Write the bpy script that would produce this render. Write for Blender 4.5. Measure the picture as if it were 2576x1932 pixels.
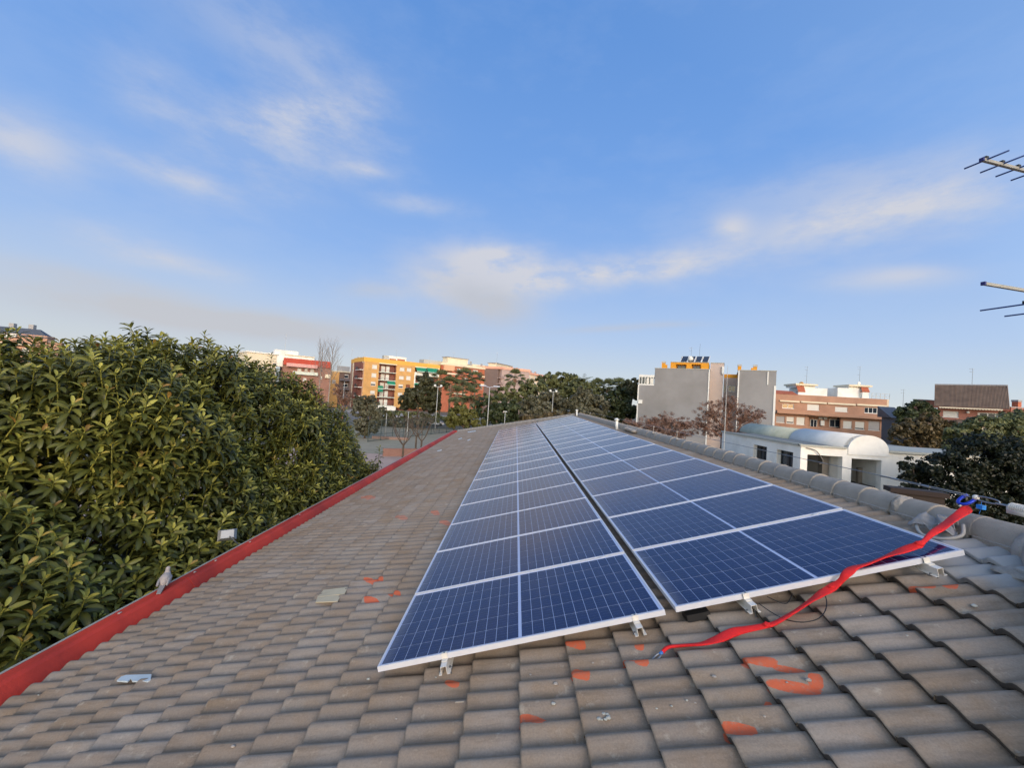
import bpy, math, random
import numpy as np
from mathutils import Vector, Matrix
rnd = random.Random(7)
rng = np.random.default_rng(7)
PI = math.pi
for o in list(bpy.data.objects):
    bpy.data.objects.remove(o)
COL = bpy.context.scene.collection
# ------------------------------------------------------------------ camera
FPX = 1011.0                                   # focal length in photograph pixels (2576 wide)
CAM = Vector((0.836454, -2.805684, 1.911460))
RW = Matrix(((0.9979543563692834, 0.010860350722200957, 0.06300123320805073),
             (0.06263670372191421, 0.03115147854907352, -0.9975501133927238),
             (-0.012796325659388706, 0.9994556709355216, 0.0304074971548696)))
cd = bpy.data.cameras.new('camera'); cam = bpy.data.objects.new('camera', cd); COL.objects.link(cam)
cd.sensor_width = 36; cd.lens = 36 * FPX / 2576; cd.clip_start = .05; cd.clip_end = 3000
mm = Matrix((RW[0], -RW[1], -RW[2])).transposed().to_4x4(); mm.translation = CAM
cam.matrix_world = mm
SC = bpy.context.scene; SC.camera = cam
SC.render.engine = 'CYCLES'
SC.view_settings.view_transform = 'Standard'; SC.view_settings.look = 'None'
SC.view_settings.exposure = 0.0; SC.view_settings.gamma = 1; SC.view_settings.use_curve_mapping = False

def ray(x, y):
    return RW.transposed() @ Vector(((x - 1288) / FPX, (y - 966) / FPX, 1.0))
def at(x, y, Y):
    d = ray(x, y); return CAM + d * ((Y - CAM.y) / d.y)
def atx(x, y, X):
    d = ray(x, y); return CAM + d * ((X - CAM.x) / d.x)
def atz(x, y, z):
    d = ray(x, y); return CAM + d * ((z - CAM.z) / d.z)
TH = math.radians(15)
CT, ST = math.cos(TH), math.sin(TH)
def PL(s, t, n):                                # roof plane coordinates: upslope, along the ridge, normal
    return Vector((s * CT - n * ST, t, s * ST + n * CT))
def plane_px(x, y, n):
    d = ray(x, y); nn = Vector((-ST, 0, CT)); k = (n - CAM.dot(nn)) / d.dot(nn); p = CAM + d * k
    return p.x * CT + p.z * ST, p.y
GZ = -6.1
# ------------------------------------------------------------------ sun and sky
SUN_EL, SUN_AZ = math.radians(22), math.radians(167)     # azimuth clockwise from +Y
SKY_STRENGTH = 0.15
sd = Vector((math.sin(SUN_AZ) * math.cos(SUN_EL), math.cos(SUN_AZ) * math.cos(SUN_EL), math.sin(SUN_EL)))
sl = bpy.data.lights.new('sun', 'SUN'); sl.energy = .9; sl.angle = math.radians(18); sl.color = (1, .95, .88)
so = bpy.data.objects.new('sun', sl); COL.objects.link(so); so.rotation_euler = sd.to_track_quat('Z', 'Y').to_euler()
so['kind'] = 'structure'

class NT:                                       # tiny node-tree writer
    def __init__(s, tree): s.t = tree; s.n = tree.nodes; s.l = tree.links
    def node(s, ty, ins=None, **kw):
        nd = s.n.new(ty)
        for k, v in kw.items(): setattr(nd, k, v)
        for k, v in (ins or {}).items():
            sk = nd.inputs[k]
            if hasattr(v, 'links'): s.l.new(v, sk)
            else: sk.default_value = v
        return nd
    def m(s, op, a, b=0.0, c=None, clamp=False):
        nd = s.n.new('ShaderNodeMath'); nd.operation = op; nd.use_clamp = clamp
        for i, v in enumerate((a, b) if c is None else (a, b, c)):
            if hasattr(v, 'links'): s.l.new(v, nd.inputs[i])
            else: nd.inputs[i].default_value = v
        return nd.outputs[0]
    def dot(s, a, v):
        nd = s.n.new('ShaderNodeVectorMath'); nd.operation = 'DOT_PRODUCT'
        s.l.new(a, nd.inputs[0]); nd.inputs[1].default_value = v; return nd.outputs['Value']
    def mix(s, f, a, b, bt='MIX'):
        nd = s.n.new('ShaderNodeMix'); nd.data_type = 'RGBA'; nd.blend_type = bt
        for i, v in ((0, f), (6, a), (7, b)):
            if hasattr(v, 'links'): s.l.new(v, nd.inputs[i])
            else: nd.inputs[i].default_value = v if i == 0 else (*v[:3], 1)
        return nd.outputs[2]
    def noise(s, vec, scale, detail=3, rough=.5, dim='3D'):
        nd = s.n.new('ShaderNodeTexNoise'); nd.noise_dimensions = dim
        nd.inputs['Scale'].default_value = scale; nd.inputs['Detail'].default_value = detail; nd.inputs['Roughness'].default_value = rough
        if vec is not None: s.l.new(vec, nd.inputs['Vector'])
        return nd.outputs['Fac']
    def ramp(s, f, stops):
        nd = s.n.new('ShaderNodeValToRGB'); s.l.new(f, nd.inputs[0]); e = nd.color_ramp.elements
        while len(e) < len(stops): e.new(.5)
        for el, (p, c) in zip(e, stops): el.position = p; el.color = (*c[:3], 1) if hasattr(c, '__len__') else (c, c, c, 1)
        return nd.outputs[0]

W = bpy.data.worlds.new('World'); SC.world = W; W.use_nodes = True
T = NT(W.node_tree); T.n.clear()
tc = T.node('ShaderNodeTexCoord').outputs['Generated']
sky = T.node('ShaderNodeTexSky', sky_type='NISHITA', sun_disc=False, sun_elevation=SUN_EL, sun_rotation=SUN_AZ,
             altitude=0, air_density=1.0, dust_density=.6, ozone_density=2.0).outputs[0]
sep = T.node('ShaderNodeSeparateXYZ', {0: tc})
dz = T.m('MAXIMUM', sep.outputs[2], 0.0)
# colour of clear evening air by elevation, multiplied on the physical sky
g = T.ramp(dz, [(0, (4.6, 4.85, 4.8)), (.06, (3.95, 4.6, 5.2)), (.14, (3.05, 4.05, 5.65)), (.31, (1.85, 3.1, 5.6)), (.5, (1.18, 2.45, 5.2)), (.7, (.84, 2.0, 4.65)), (1, (.66, 1.7, 4.3))])
# thin evening haze scatters the clear-sky gradient; the sun's side takes the physical sky, brightened and warmed to light the foreground
sunward = T.m('MULTIPLY', T.m('ADD', T.m('MULTIPLY', T.dot(tc, tuple(sd)), .9), .32, clamp=True), .9)
col = T.mix(sunward, g, T.mix(1.0, sky, (3.45, 2.8, 2.25), 'MULTIPLY'))
wc = T.node('ShaderNodeMapping', {0: tc, 'Scale': (1, 1, 2.6)}).outputs[0]
nz = T.noise(wc, 3.2, 6, .55)
nz2 = T.noise(wc, 13.0, 6, .68)
nn = T.m('ADD', T.m('MULTIPLY', nz, .62), T.m('MULTIPLY', nz2, .38))
tot = None
BL = [(640,250,150,40,-8,.62),(640,320,210,95,-10,.38),(372,378,95,24,24,.55),(35,310,85,60,20,.6),(335,560,70,22,12,.5),(240,520,110,30,20,.35),
      (1150,602,330,34,-4,.6),(1045,612,120,52,0,.5),(1010,560,130,40,0,.35),(1260,592,200,22,-8,.55),(1080,550,90,18,0,.45),(1440,578,100,22,-10,.4),(1900,450,150,38,-16,.7),(1750,500,260,60,-8,.34),(1575,490,34,26,0,.5),
      (1960,592,70,18,0,.45),(1860,610,90,20,0,.3),(330,200,70,60,40,.3),(600,90,170,60,25,.28),(900,440,90,20,5,.3),(780,365,45,14,10,.4),
      (480,590,60,26,10,.3),(1850,380,260,40,-12,.25),(2160,420,90,60,-10,.25)]
GB_ = [(1020,645,100,42,20,.6),(1075,655,70,32,0,.4),(1315,709,90,7,-3,.5),(190,645,170,34,14,.55),(660,715,260,30,6,.6),(480,690,220,32,8,.5),(200,600,150,22,14,.35),(900,705,120,22,0,.35),(800,625,60,16,0,.4),(1450,700,60,7,0,.3)]
def blob(b):
    x, y, rx, ry, a, st = b
    k = 2576 / 2212
    e0 = ray(x * k, y * k).normalized()
    ex = (ray(x * k + 10, y * k).normalized() - e0).normalized(); ey = e0.cross(ex).normalized()
    ca, sa = math.cos(math.radians(a)), math.sin(math.radians(a))
    e1 = ex * ca + ey * sa; e2 = -ex * sa + ey * ca
    sc = ray(x * k, y * k).length * FPX / k
    d0 = T.m('MAXIMUM', T.dot(tc, e0), .05)
    u = T.m('DIVIDE', T.dot(tc, e1), T.m('MULTIPLY', d0, rx / sc)); v = T.m('DIVIDE', T.dot(tc, e2), T.m('MULTIPLY', d0, ry / sc))
    r2 = T.m('ADD', T.m('MULTIPLY', u, u), T.m('MULTIPLY', v, v))
    w = T.m('EXPONENT', T.m('MULTIPLY', r2, -.9))
    return T.m('MULTIPLY', T.m('MULTIPLY', w, st * 1.35), T.m('GREATER_THAN', T.dot(tc, e0), .3))
def total(bl):
    t = None
    for b in bl:
        w = blob(b); t = w if t is None else T.m('ADD', t, w)
    return t
shape = T.m('ADD', T.m('MULTIPLY', T.m('SUBTRACT', nn, .38), 3.4, clamp=True), .28, clamp=True)
wf = T.m('MULTIPLY', total(BL), shape, clamp=True)
gf = T.m('MULTIPLY', total(GB_), T.m('ADD', T.m('MULTIPLY', shape, .6), .4), clamp=True)
veil = T.m('MULTIPLY', T.m('SUBTRACT', nn, .47), 1.3, clamp=True)       # thin cirrus everywhere
col = T.mix(T.m('MULTIPLY', veil, .38), col, (3.5, 4.2, 5.6))
CW, CG = (4.15, 4.3, 4.85), (3.55, 3.75, 4.25)
col = T.mix(wf, col, CW); col = T.mix(gf, col, CG)
# warm low band towards the west (left)
wb = T.m('MULTIPLY', T.m('SUBTRACT', 1.0, T.m('MULTIPLY', dz, 4.2), clamp=True), T.m('ADD', T.m('MULTIPLY', sep.outputs[0], -.75), .28, clamp=True), clamp=True)
col = T.mix(T.m('MULTIPLY', wb, .6), col, (4.2, 4.15, 4.0))
bg = T.node('ShaderNodeBackground', {'Color': col, 'Strength': SKY_STRENGTH})
T.l.new(bg.outputs[0], T.node('ShaderNodeOutputWorld').inputs[0])
# ------------------------------------------------------------------ materials
def S(r, g, b): return tuple(((c / 255) / 12.92 if c / 255 <= .04045 else ((c / 255 + .055) / 1.055) ** 2.4) for c in (r, g, b))
MATS = {}
def mat(name, c, rough=.7, var=.12, scale=3., metal=0., bump=0., c2=None, c2f=.35, spec=.5, coat=0., bscale=40):
    if name in MATS: return MATS[name]
    m = bpy.data.materials.new(name); m.use_nodes = True; t = NT(m.node_tree); p = t.n['Principled BSDF']
    pos = t.node('ShaderNodeTexCoord').outputs['Object']
    n1 = t.noise(pos, scale, 5, .6)
    lo = tuple(x * (1 - var) for x in c); hi = tuple(min(1, x * (1 + var)) for x in c)
    cc = t.ramp(n1, [(.3, lo), (.7, hi)])
    if c2:
        n2 = t.noise(pos, scale * .37, 4, .65)
        cc = t.mix(t.m('MULTIPLY', t.m('MULTIPLY', t.m('SUBTRACT', n2, .45), 5, clamp=True), c2f), cc, c2)
    t.l.new(cc, p.inputs['Base Color'])
    p.inputs['Roughness'].default_value = rough; p.inputs['Metallic'].default_value = metal
    p.inputs['Specular IOR Level'].default_value = spec; p.inputs['Coat Weight'].default_value = coat
    if bump:
        nb = t.noise(pos, bscale, 4, .6)
        t.l.new(t.node('ShaderNodeBump', {'Height': nb, 'Strength': bump, 'Distance': .02}).outputs[0], p.inputs['Normal'])
    MATS[name] = m; return m
def brick_mat(name, c1, c2, mortar, sc=1.0, rough=.85):
    if name in MATS: return MATS[name]
    m = bpy.data.materials.new(name); m.use_nodes = True; t = NT(m.node_tree); p = t.n['Principled BSDF']
    ge = t.node('ShaderNodeNewGeometry'); pos = ge.outputs['Position']; sx = t.node('ShaderNodeSeparateXYZ', {0: pos})
    u = t.m('ADD', sx.outputs[0], sx.outputs[1])
    v = t.node('ShaderNodeCombineXYZ', {0: u, 1: sx.outputs[2]}).outputs[0]
    b = t.node('ShaderNodeTexBrick', {'Vector': v, 'Color1': (*c1, 1), 'Color2': (*c2, 1), 'Mortar': (*mortar, 1), 'Scale': 1.0,
               'Mortar Size': .012, 'Brick Width': .26 * sc, 'Row Height': .075 * sc}).outputs[0]
    n = t.noise(pos, .35, 5, .6)
    cc = t.mix(.8, b, t.ramp(n, [(.3, .78), (.7, 1.15)]), 'MULTIPLY')
    t.l.new(cc, p.inputs['Base Color']); p.inputs['Roughness'].default_value = rough
    MATS[name] = m; return m

def leaf_mat(name, dark, mid, young, rough=.45, red=None):
    m = bpy.data.materials.new(name); m.use_nodes = True; t = NT(m.node_tree); p = t.n['Principled BSDF']
    a = t.node('ShaderNodeAttribute', attribute_name='tint').outputs['Color']; s_ = t.node('ShaderNodeSeparateColor', {0: a})
    c = t.mix(s_.outputs[1], dark, mid)
    c = t.mix(s_.outputs[0], c, young)
    if red: c = t.mix(s_.outputs[2], c, red)
    t.l.new(c, p.inputs['Base Color']); p.inputs['Roughness'].default_value = rough; p.inputs['Specular IOR Level'].default_value = .35
    tr = t.node('ShaderNodeBsdfTranslucent', {'Color': c}).outputs[0]
    mx = t.node('ShaderNodeMixShader', {0: .22}); t.l.new(p.outputs[0], mx.inputs[1]); t.l.new(tr, mx.inputs[2])
    t.l.new(mx.outputs[0], t.n['Material Output'].inputs[0])
    MATS[name] = m; return m

# roof tile: concrete, weathered, with the sprayed orange marks on their true places
MARKS = []
def c6(a, b): return (1600 + a * .44123, 1200 + b * .44123)
def c7(a, b): return (800 + a * .36166, 1332 + b * .36166)
for (fn, x, y, hx, hy, ang) in [(c7,385,352,70,19,0),(c7,372,498,52,17,0),(c7,1790,806,70,28,0),(c7,1825,1015,68,44,0),(c7,2195,925,85,22,0),
        (c7,930,1062,52,34,0),(c7,1490,1333,96,42,0),(c6,35,1065,40,26,0),(c6,20,970,26,22,0),(c6,700,1060,105,24,0),(c6,870,1078,90,14,0),
        (c6,900,1195,150,24,0),(c6,1020,1150,42,34,0),(c6,590,1440,100,30,0),(c6,655,1480,22,20,0),(c6,1630,635,80,18,0),(c6,1790,615,46,22,0),
        (c6,745,1270,22,26,0),(c7,530,450,45,10,0)]:
    cx, cy = fn(x, y); x2, y2 = fn(x + hx, y); x3, y3 = fn(x, y + hy)
    p0 = plane_px(cx, cy, -.125); p1 = plane_px(x2, y2, -.125); p2 = plane_px(x3, y3, -.125)
    MARKS.append((p0, (p1[0] - p0[0], p1[1] - p0[1]), (p2[0] - p0[0], p2[1] - p0[1]), .8))
for (dx, dy, a, b, f) in [(795,1075,16,4,.35),(866,1118,14,4,.3),(940,1108,9,4,.4),(962,1130,12,4,.4),(905,1250,0,0,0)]:
    if not a: continue
    k = 2576 / 2212; p0 = plane_px(dx*k, dy*k, -.125); p1 = plane_px((dx+a)*k, dy*k, -.125); p2 = plane_px(dx*k, (dy+b)*k, -.125)
    MARKS.append((p0, (p1[0] - p0[0], p1[1] - p0[1]), (p2[0] - p0[0], p2[1] - p0[1]), f))
def tile_material():
    m = bpy.data.materials.new('roof_tile'); m.use_nodes = True; t = NT(m.node_tree); p = t.n['Principled BSDF']
    pos = t.node('ShaderNodeNewGeometry').outputs['Position']
    s = t.dot(pos, (CT, 0, ST)); y = t.dot(pos, (0, 1, 0))
    ci = t.m('FLOOR', t.m('DIVIDE', t.m('SUBTRACT', s, .314), .3285))
    ti = t.m('FLOOR', t.m('ADD', t.m('DIVIDE', t.m('SUBTRACT', y, .078), .311), t.m('MULTIPLY', t.m('MODULO', t.m('ADD', ci, 40), 2), .5)))
    wn = t.node('ShaderNodeTexWhiteNoise', {0: t.node('ShaderNodeCombineXYZ', {0: ci, 1: ti}).outputs[0]}, noise_dimensions='3D').outputs[0]
    st = t.node('ShaderNodeCombineXYZ', {0: s, 1: y}).outputs[0]
    c = t.ramp(wn, [(0, S(144, 129, 113)), (.35, S(147, 133, 118)), (.7, S(150, 137, 122)), (1, S(157, 144, 130))])
    n1 = t.noise(pos, 2.3, 6, .65)
    c = t.mix(t.ramp(n1, [(.42, 0), (.68, .55)]), c, S(142, 114, 82))           # brown weathering
    n2 = t.noise(pos, 95, 3, .7)
    c = t.mix(.45, c, t.ramp(n2, [(.25, .66), (.75, 1.3)]), 'MULTIPLY')
    stn = t.noise(t.node('ShaderNodeCombineXYZ', {0: t.m('MULTIPLY', s, 1.2), 1: t.m('MULTIPLY', y, 9)}).outputs[0], 1.6, 6, .7)
    c = t.mix(t.ramp(stn, [(.5, 0), (.68, .4)]), c, S(96, 82, 68))             # dark run-off streaks down the slope
    ph = t.m('FRACT', t.m('DIVIDE', t.m('SUBTRACT', y, .078), .1555))
    tr = t.m('ABSOLUTE', t.m('SUBTRACT', ph, .5))                                # .5 in the troughs
    dn = t.noise(st, 14, 4, .6)
    c = t.mix(t.m('MULTIPLY', t.m('MULTIPLY', t.m('SUBTRACT', tr, .30), 5, clamp=True), t.m('MULTIPLY', dn, .8)), c, S(118, 94, 64))
    n3 = t.noise(pos, 9, 5, .7)
    c = t.mix(t.ramp(n3, [(.60, 0), (.70, .5)]), c, S(186, 174, 154))         # pale lichen
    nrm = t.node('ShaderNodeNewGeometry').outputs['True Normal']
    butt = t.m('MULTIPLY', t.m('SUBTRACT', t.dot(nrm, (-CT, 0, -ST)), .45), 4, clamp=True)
    c = t.mix(t.m('MULTIPLY', butt, .85), c, S(58, 52, 48))                     # front edges blackened: shade at the gap painted in, with algae
    # grey mortar smear at the hip
    e = t.noise(st, 3.1, 4, .6)
    gs, gt = 4.35, .12
    d = t.m('SQRT', t.m('ADD', t.m('POWER', t.m('SUBTRACT', s, gs), 2), t.m('POWER', t.m('MULTIPLY', t.m('SUBTRACT', y, gt), 1.5), 2)))
    c = t.mix(t.m('MULTIPLY', t.m('SUBTRACT', T_ := t.m('ADD', .42, t.m('MULTIPLY', e, .55)), d), 3.5, clamp=True), c, S(164, 162, 158))
    en = t.m('MULTIPLY', t.m('SUBTRACT', t.noise(st, 22, 3, .6), .5), .9)
    wear = t.ramp(t.noise(pos, 38, 5, .75), [(.30, .35), (.48, 1.15)])
    en = t.m('ADD', en, t.m('MULTIPLY', t.m('SUBTRACT', t.noise(st, 75, 3, .7), .5), .7))
    for (p0, a, b, f) in MARKS:
        det = a[0] * b[1] - a[1] * b[0]
        # inverse of [a b]
        i00, i01, i10, i11 = b[1] / det, -b[0] / det, -a[1] / det, a[0] / det
        u = t.m('SUBTRACT', t.dot(st, (i00, i01, 0)), i00 * p0[0] + i01 * p0[1])
        v = t.m('SUBTRACT', t.dot(st, (i10, i11, 0)), i10 * p0[0] + i11 * p0[1])
        r = t.m('ADD', t.m('POWER', t.m('ABSOLUTE', u), 3), t.m('POWER', t.m('ABSOLUTE', v), 3))
        k = t.m('MULTIPLY', t.m('SUBTRACT', t.m('ADD', 1.12, en), r), 6, clamp=True)
        c = t.mix(t.m('MULTIPLY', k, t.m('MULTIPLY', wear, f), clamp=True), c, S(206, 98, 62))
    t.l.new(c, p.inputs['Base Color']); p.inputs['Roughness'].default_value = .8; p.inputs['Specular IOR Level'].default_value = .22
    b1 = t.noise(pos, 160, 3, .7)
    t.l.new(t.node('ShaderNodeBump', {'Height': b1, 'Strength': .35, 'Distance': .004}).outputs[0], p.inputs['Normal'])
    MATS['roof_tile'] = m; return m
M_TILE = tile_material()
M_CAP = mat('ridge_concrete', S(158, 149, 137), .85, .14, 5, bump=.5, c2=S(124, 114, 102), c2f=.5, bscale=120)
M_MORTAR = mat('mortar', S(160, 152, 142), .9, .15, 14, bump=.6)
M_ALU = mat('anodised_aluminium', S(205, 205, 208), .4, .03, 8, metal=.0)
M_ALU2 = mat('mill_aluminium', S(222, 216, 204), .4, .06, 12, metal=.1)
M_STEEL = mat('galvanised_steel', S(150, 152, 154), .42, .15, 30, metal=.9)
M_RED = mat('red_membrane', S(188, 54, 34), .66, .16, 2.2, c2=S(142, 38, 24), c2f=.75, bump=.25)
M_LIP = mat('pale_render_edge', S(168, 168, 158), .8, .15, 9)
M_STRAP = mat('red_webbing', S(214, 26, 26), .75, .1, 60, bump=.35, bscale=400)
M_BLUE = mat('blue_anodised', S(38, 66, 190), .3, .05, 10, metal=.4)
M_TAG = mat('bright_blue_plastic', S(20, 130, 215), .45, .03, 10)
M_BLACK = mat('black_rubber', S(26, 25, 25), .6, .1, 20)
M_WHITE = mat('white_plaster', S(236, 232, 222), .85, .06, 1.2, c2=S(206, 200, 186), c2f=.5, bump=.1)
M_WPVC = mat('white_pvc', S(225, 224, 216), .5, .04, 10)
M_DARKROOM = mat('dark_interior', S(58, 54, 50), .9, .2, 2)
M_GLASS = mat('window_glass', S(46, 54, 62), .08, .1, 2, spec=.8)
M_SHUT = mat('white_roller_shutter', S(216, 212, 200), .6, .06, 6)
M_SHUTG = mat('grey_roller_shutter', S(158, 156, 154), .6, .08, 6)
M_SHUTB = mat('brown_roller_shutter', S(126, 72, 40), .6, .08, 6)
M_CREAM = mat('cream_cornice', S(226, 212, 182), .8, .06, .6)
M_BRICKW = mat('grey_render', S(142, 141, 140), .9, .10, .25, bump=.1, c2=S(122, 120, 117), c2f=.6)
M_TRUNK = mat('bark', S(92, 76, 60), .9, .25, 6, bump=.6)
M_PTRUNK = mat('palm_bark', S(132, 112, 92), .9, .25, 3, bump=.6)
M_TWIG = mat('grey_twigs', S(146, 132, 120), .9, .2, 3)
M_TWIGR = mat('reddish_twigs', S(148, 108, 88), .9, .2, 3)
M_GREENF = mat('green_awning', S(22, 128, 96), .7, .08, 2)
M_ORANGE = mat('ochre_plaster', S(214, 148, 40), .85, .08, .8)
M_POLE = mat('pole_paint', S(176, 176, 170), .5, .1, 4)

def cell_material():
    m = bpy.data.materials.new('solar_cell'); m.use_nodes = True; t = NT(m.node_tree); p = t.n['Principled BSDF']
    pos = t.node('ShaderNodeNewGeometry').outputs['Position']
    s = t.dot(pos, (CT, 0, ST)); y = t.dot(pos, (0, 1, 0))
    rn = t.node('ShaderNodeAttribute', attribute_name='tint').outputs['Fac']
    wn = t.node('ShaderNodeTexVoronoi', {'Vector': pos, 'Scale': 55.0}).outputs['Color']
    c = t.mix(t.node('ShaderNodeSeparateColor', {0: wn}).outputs[0], (.0015, .004, .040), (.003, .009, .070))
    c = t.mix(t.m('MULTIPLY', t.noise(pos, 1.2, 2), .5), c, (.012, .018, .075))
    fr = t.m('FRACT', t.m('DIVIDE', y, .0317))
    c = t.mix(t.m('MULTIPLY', t.m('LESS_THAN', fr, .035), .22), c, (.45, .5, .6))       # busbars
    dust = t.noise(pos, 3, 6, .7)
    c = t.mix(t.m('MULTIPLY', t.m('SUBTRACT', dust, .45), .12, clamp=True), c, (.30, .32, .36))
    for e0 in (.012, 2.096):                                                       # silt washed against the lower frame edge
        k = t.m('SUBTRACT', 1.0, t.m('DIVIDE', t.m('ABSOLUTE', t.m('SUBTRACT', s, e0)), .10), clamp=True)
        c = t.mix(t.m('MULTIPLY', t.m('MULTIPLY', k, dust), .5), c, (.34, .32, .29))
    t.l.new(c, p.inputs['Base Color'])
    t.l.new(t.ramp(dust, [(.3, .08), (.7, .2)]), p.inputs['Roughness'])
    p.inputs['IOR'].default_value = 1.5; p.inputs['Coat Weight'].default_value = .06; p.inputs['Coat Roughness'].default_value = .22; p.inputs['Sheen Weight'].default_value = .09; p.inputs['Sheen Roughness'].default_value = .15; p.inputs['Sheen Tint'].default_value = (.75, .85, 1, 1)
    MATS['solar_cell'] = m; return m
M_CELL = cell_material()
M_SHEET = mat('white_backsheet', S(178, 188, 214), .22, .03, 3, spec=.5)

# ------------------------------------------------------------------ geometry helpers
def tag(o, label=None, cat=None, group=None, kind=None):
    if label: o['label'] = label
    if cat: o['category'] = cat
    if group: o['group'] = group
    if kind: o['kind'] = kind
    return o
def empty(name, loc, label=None, cat=None, group=None, kind=None):
    o = bpy.data.objects.new(name, None); COL.objects.link(o); o.location = loc; o.empty_display_size = .1
    return tag(o, label, cat, group, kind)
def place(name, me, parent=None):
    o = bpy.data.objects.new(name, me); COL.objects.link(o)
    if parent is not None:
        o.parent = parent; o.matrix_parent_inverse = Matrix.Translation(-Vector(wloc(parent)))
    return o
def wloc(o):
    l = Vector(o.location)
    return l
class MB:
    def __init__(s): s.v = []; s.f = []
    def add(s, vs, fs):
        b = len(s.v); s.v += [tuple(v) for v in vs]; s.f += [tuple(i + b for i in f) for f in fs]; return s
    def hexa(s, p): return s.add(p, [(0,3,2,1),(4,5,6,7),(0,1,5,4),(1,2,6,5),(2,3,7,6),(3,0,4,7)])
    def box(s, c, d, ax=None):
        c = Vector(c); ax = ax or (Vector((1,0,0)), Vector((0,1,0)), Vector((0,0,1)))
        a, b, e = (ax[i] * (d[i] / 2) for i in range(3))
        return s.hexa([c-a-b-e, c+a-b-e, c+a+b-e, c-a+b-e, c-a-b+e, c+a-b+e, c+a+b+e, c-a+b+e])
    def tube(s, pts, r, n=6, cap=True):
        pts = [Vector(p) for p in pts]; rs = r if hasattr(r, '__len__') else [r] * len(pts)
        up = None; rings = []
        for i, p in enumerate(pts):
            d = (pts[min(i+1, len(pts)-1)] - pts[max(i-1, 0)])
            d = d.normalized() if d.length > 1e-9 else Vector((0,0,1))
            if up is None: up = d.orthogonal().normalized()
            up = (up - d * up.dot(d)); up = up.normalized() if up.length > 1e-6 else d.orthogonal().normalized()
            sd_ = d.cross(up)
            rings.append([p + (up * math.cos(2*PI*k/n) + sd_ * math.sin(2*PI*k/n)) * rs[i] for k in range(n)])
        b = len(s.v)
        for rg in rings: s.v += [tuple(v) for v in rg]
        for i in range(len(rings)-1):
            for k in range(n):
                k2 = (k+1) % n; s.f.append((b+i*n+k, b+i*n+k2, b+(i+1)*n+k2, b+(i+1)*n+k))
        if cap:
            s.f.append(tuple(b+k for k in range(n))[::-1]); s.f.append(tuple(b+(len(rings)-1)*n+k for k in range(n)))
        return s
    def extr(s, poly, A, B):                    # poly: list of (vector offset) swept from A to B
        n = len(poly); A = Vector(A); B = Vector(B)
        s.add([A+Vector(q) for q in poly] + [B+Vector(q) for q in poly],
              [(k, (k+1) % n, n+(k+1) % n, n+k) for k in range(n)] + [tuple(range(n))[::-1], tuple(range(n, 2*n))]); return s
    def fb(s, F, u0, u1, z0, z1, w0, w1):       # box in a facade frame
        P = F.P; return s.hexa([P(u0,z0,w1), P(u1,z0,w1), P(u1,z0,w0), P(u0,z0,w0), P(u0,z1,w1), P(u1,z1,w1), P(u1,z1,w0), P(u0,z1,w0)])
    def sphere(s, c, r, nu=10, nv=7, sq=(1,1,1)):
        c = Vector(c); vs = []; 
        for j in range(nv+1):
            a = PI*j/nv
            for i in range(nu):
                b = 2*PI*i/nu; vs.append(c + Vector((r*sq[0]*math.sin(a)*math.cos(b), r*sq[1]*math.sin(a)*math.sin(b), r*sq[2]*math.cos(a))))
        fs = [(j*nu+i, (j+1)*nu+i, (j+1)*nu+(i+1) % nu, j*nu+(i+1) % nu) for j in range(nv) for i in range(nu)]
        return s.add(vs, fs)
    def mesh(s, name, m, smooth=False):
        me = bpy.data.meshes.new(name); me.from_pydata(s.v, [], s.f); me.materials.append(m)
        if smooth: me.polygons.foreach_set('use_smooth', [True]*len(me.polygons))
        me.update(); return me
    def build(s, name, m, parent=None, smooth=False, **kw):
        o = place(name, s.mesh(name, m, smooth), parent); tag(o, **kw); return o
def np_mesh(name, V, F, m, tint=None, smooth=False):     # V (n,3), F (m,k) constant k
    me = bpy.data.meshes.new(name); n, k = len(F), F.shape[1]
    me.vertices.add(len(V)); me.vertices.foreach_set('co', np.ascontiguousarray(V, dtype=np.float32).ravel())
    me.loops.add(n*k); me.loops.foreach_set('vertex_index', np.ascontiguousarray(F, dtype=np.int32).ravel())
    me.polygons.add(n); me.polygons.foreach_set('loop_start', np.arange(0, n*k, k, dtype=np.int32))
    if tint is not None:
        a = me.attributes.new('tint', 'FLOAT_COLOR', 'POINT'); a.data.foreach_set('color', np.ascontiguousarray(tint, dtype=np.float32).ravel())
    if smooth: me.polygons.foreach_set('use_smooth', np.ones(n, dtype=bool))
    me.materials.append(m); me.update(calc_edges=True); me.validate(); return me

# ------------------------------------------------------------------ ground
def ground():
    m = bpy.data.materials.new('ground'); m.use_nodes = True; t = NT(m.node_tree); p = t.n['Principled BSDF']
    pos = t.node('ShaderNodeNewGeometry').outputs['Position']
    c = t.ramp(t.noise(pos, .05, 5, .6), [(.35, S(96, 92, 84)), (.5, S(112, 106, 94)), (.65, S(92, 96, 70))])
    c = t.mix(.6, c, t.ramp(t.noise(pos, 1.5, 5, .7), [(.3, .75), (.7, 1.2)]), 'MULTIPLY')
    t.l.new(c, p.inputs['Base Color']); p.inputs['Roughness'].default_value = .9
    b = MB(); R = 1500
    b.add([(-R,-R,GZ),(R,-R,GZ),(R,R,GZ),(-R,R,GZ)], [(0,1,2,3)]); b.build('ground', m, kind='structure')
ground()
def patch(name, pts, z, m):
    MB().add([(p[0], p[1], z) for p in pts], [tuple(range(len(pts)))]).build(name, m, kind='structure')
M_COURT = mat('court_paving', S(176, 150, 134), .9, .1, .3, c2=S(150, 124, 108), c2f=.5)
M_ROADM = mat('asphalt', S(112, 108, 102), .9, .12, .4)
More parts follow.
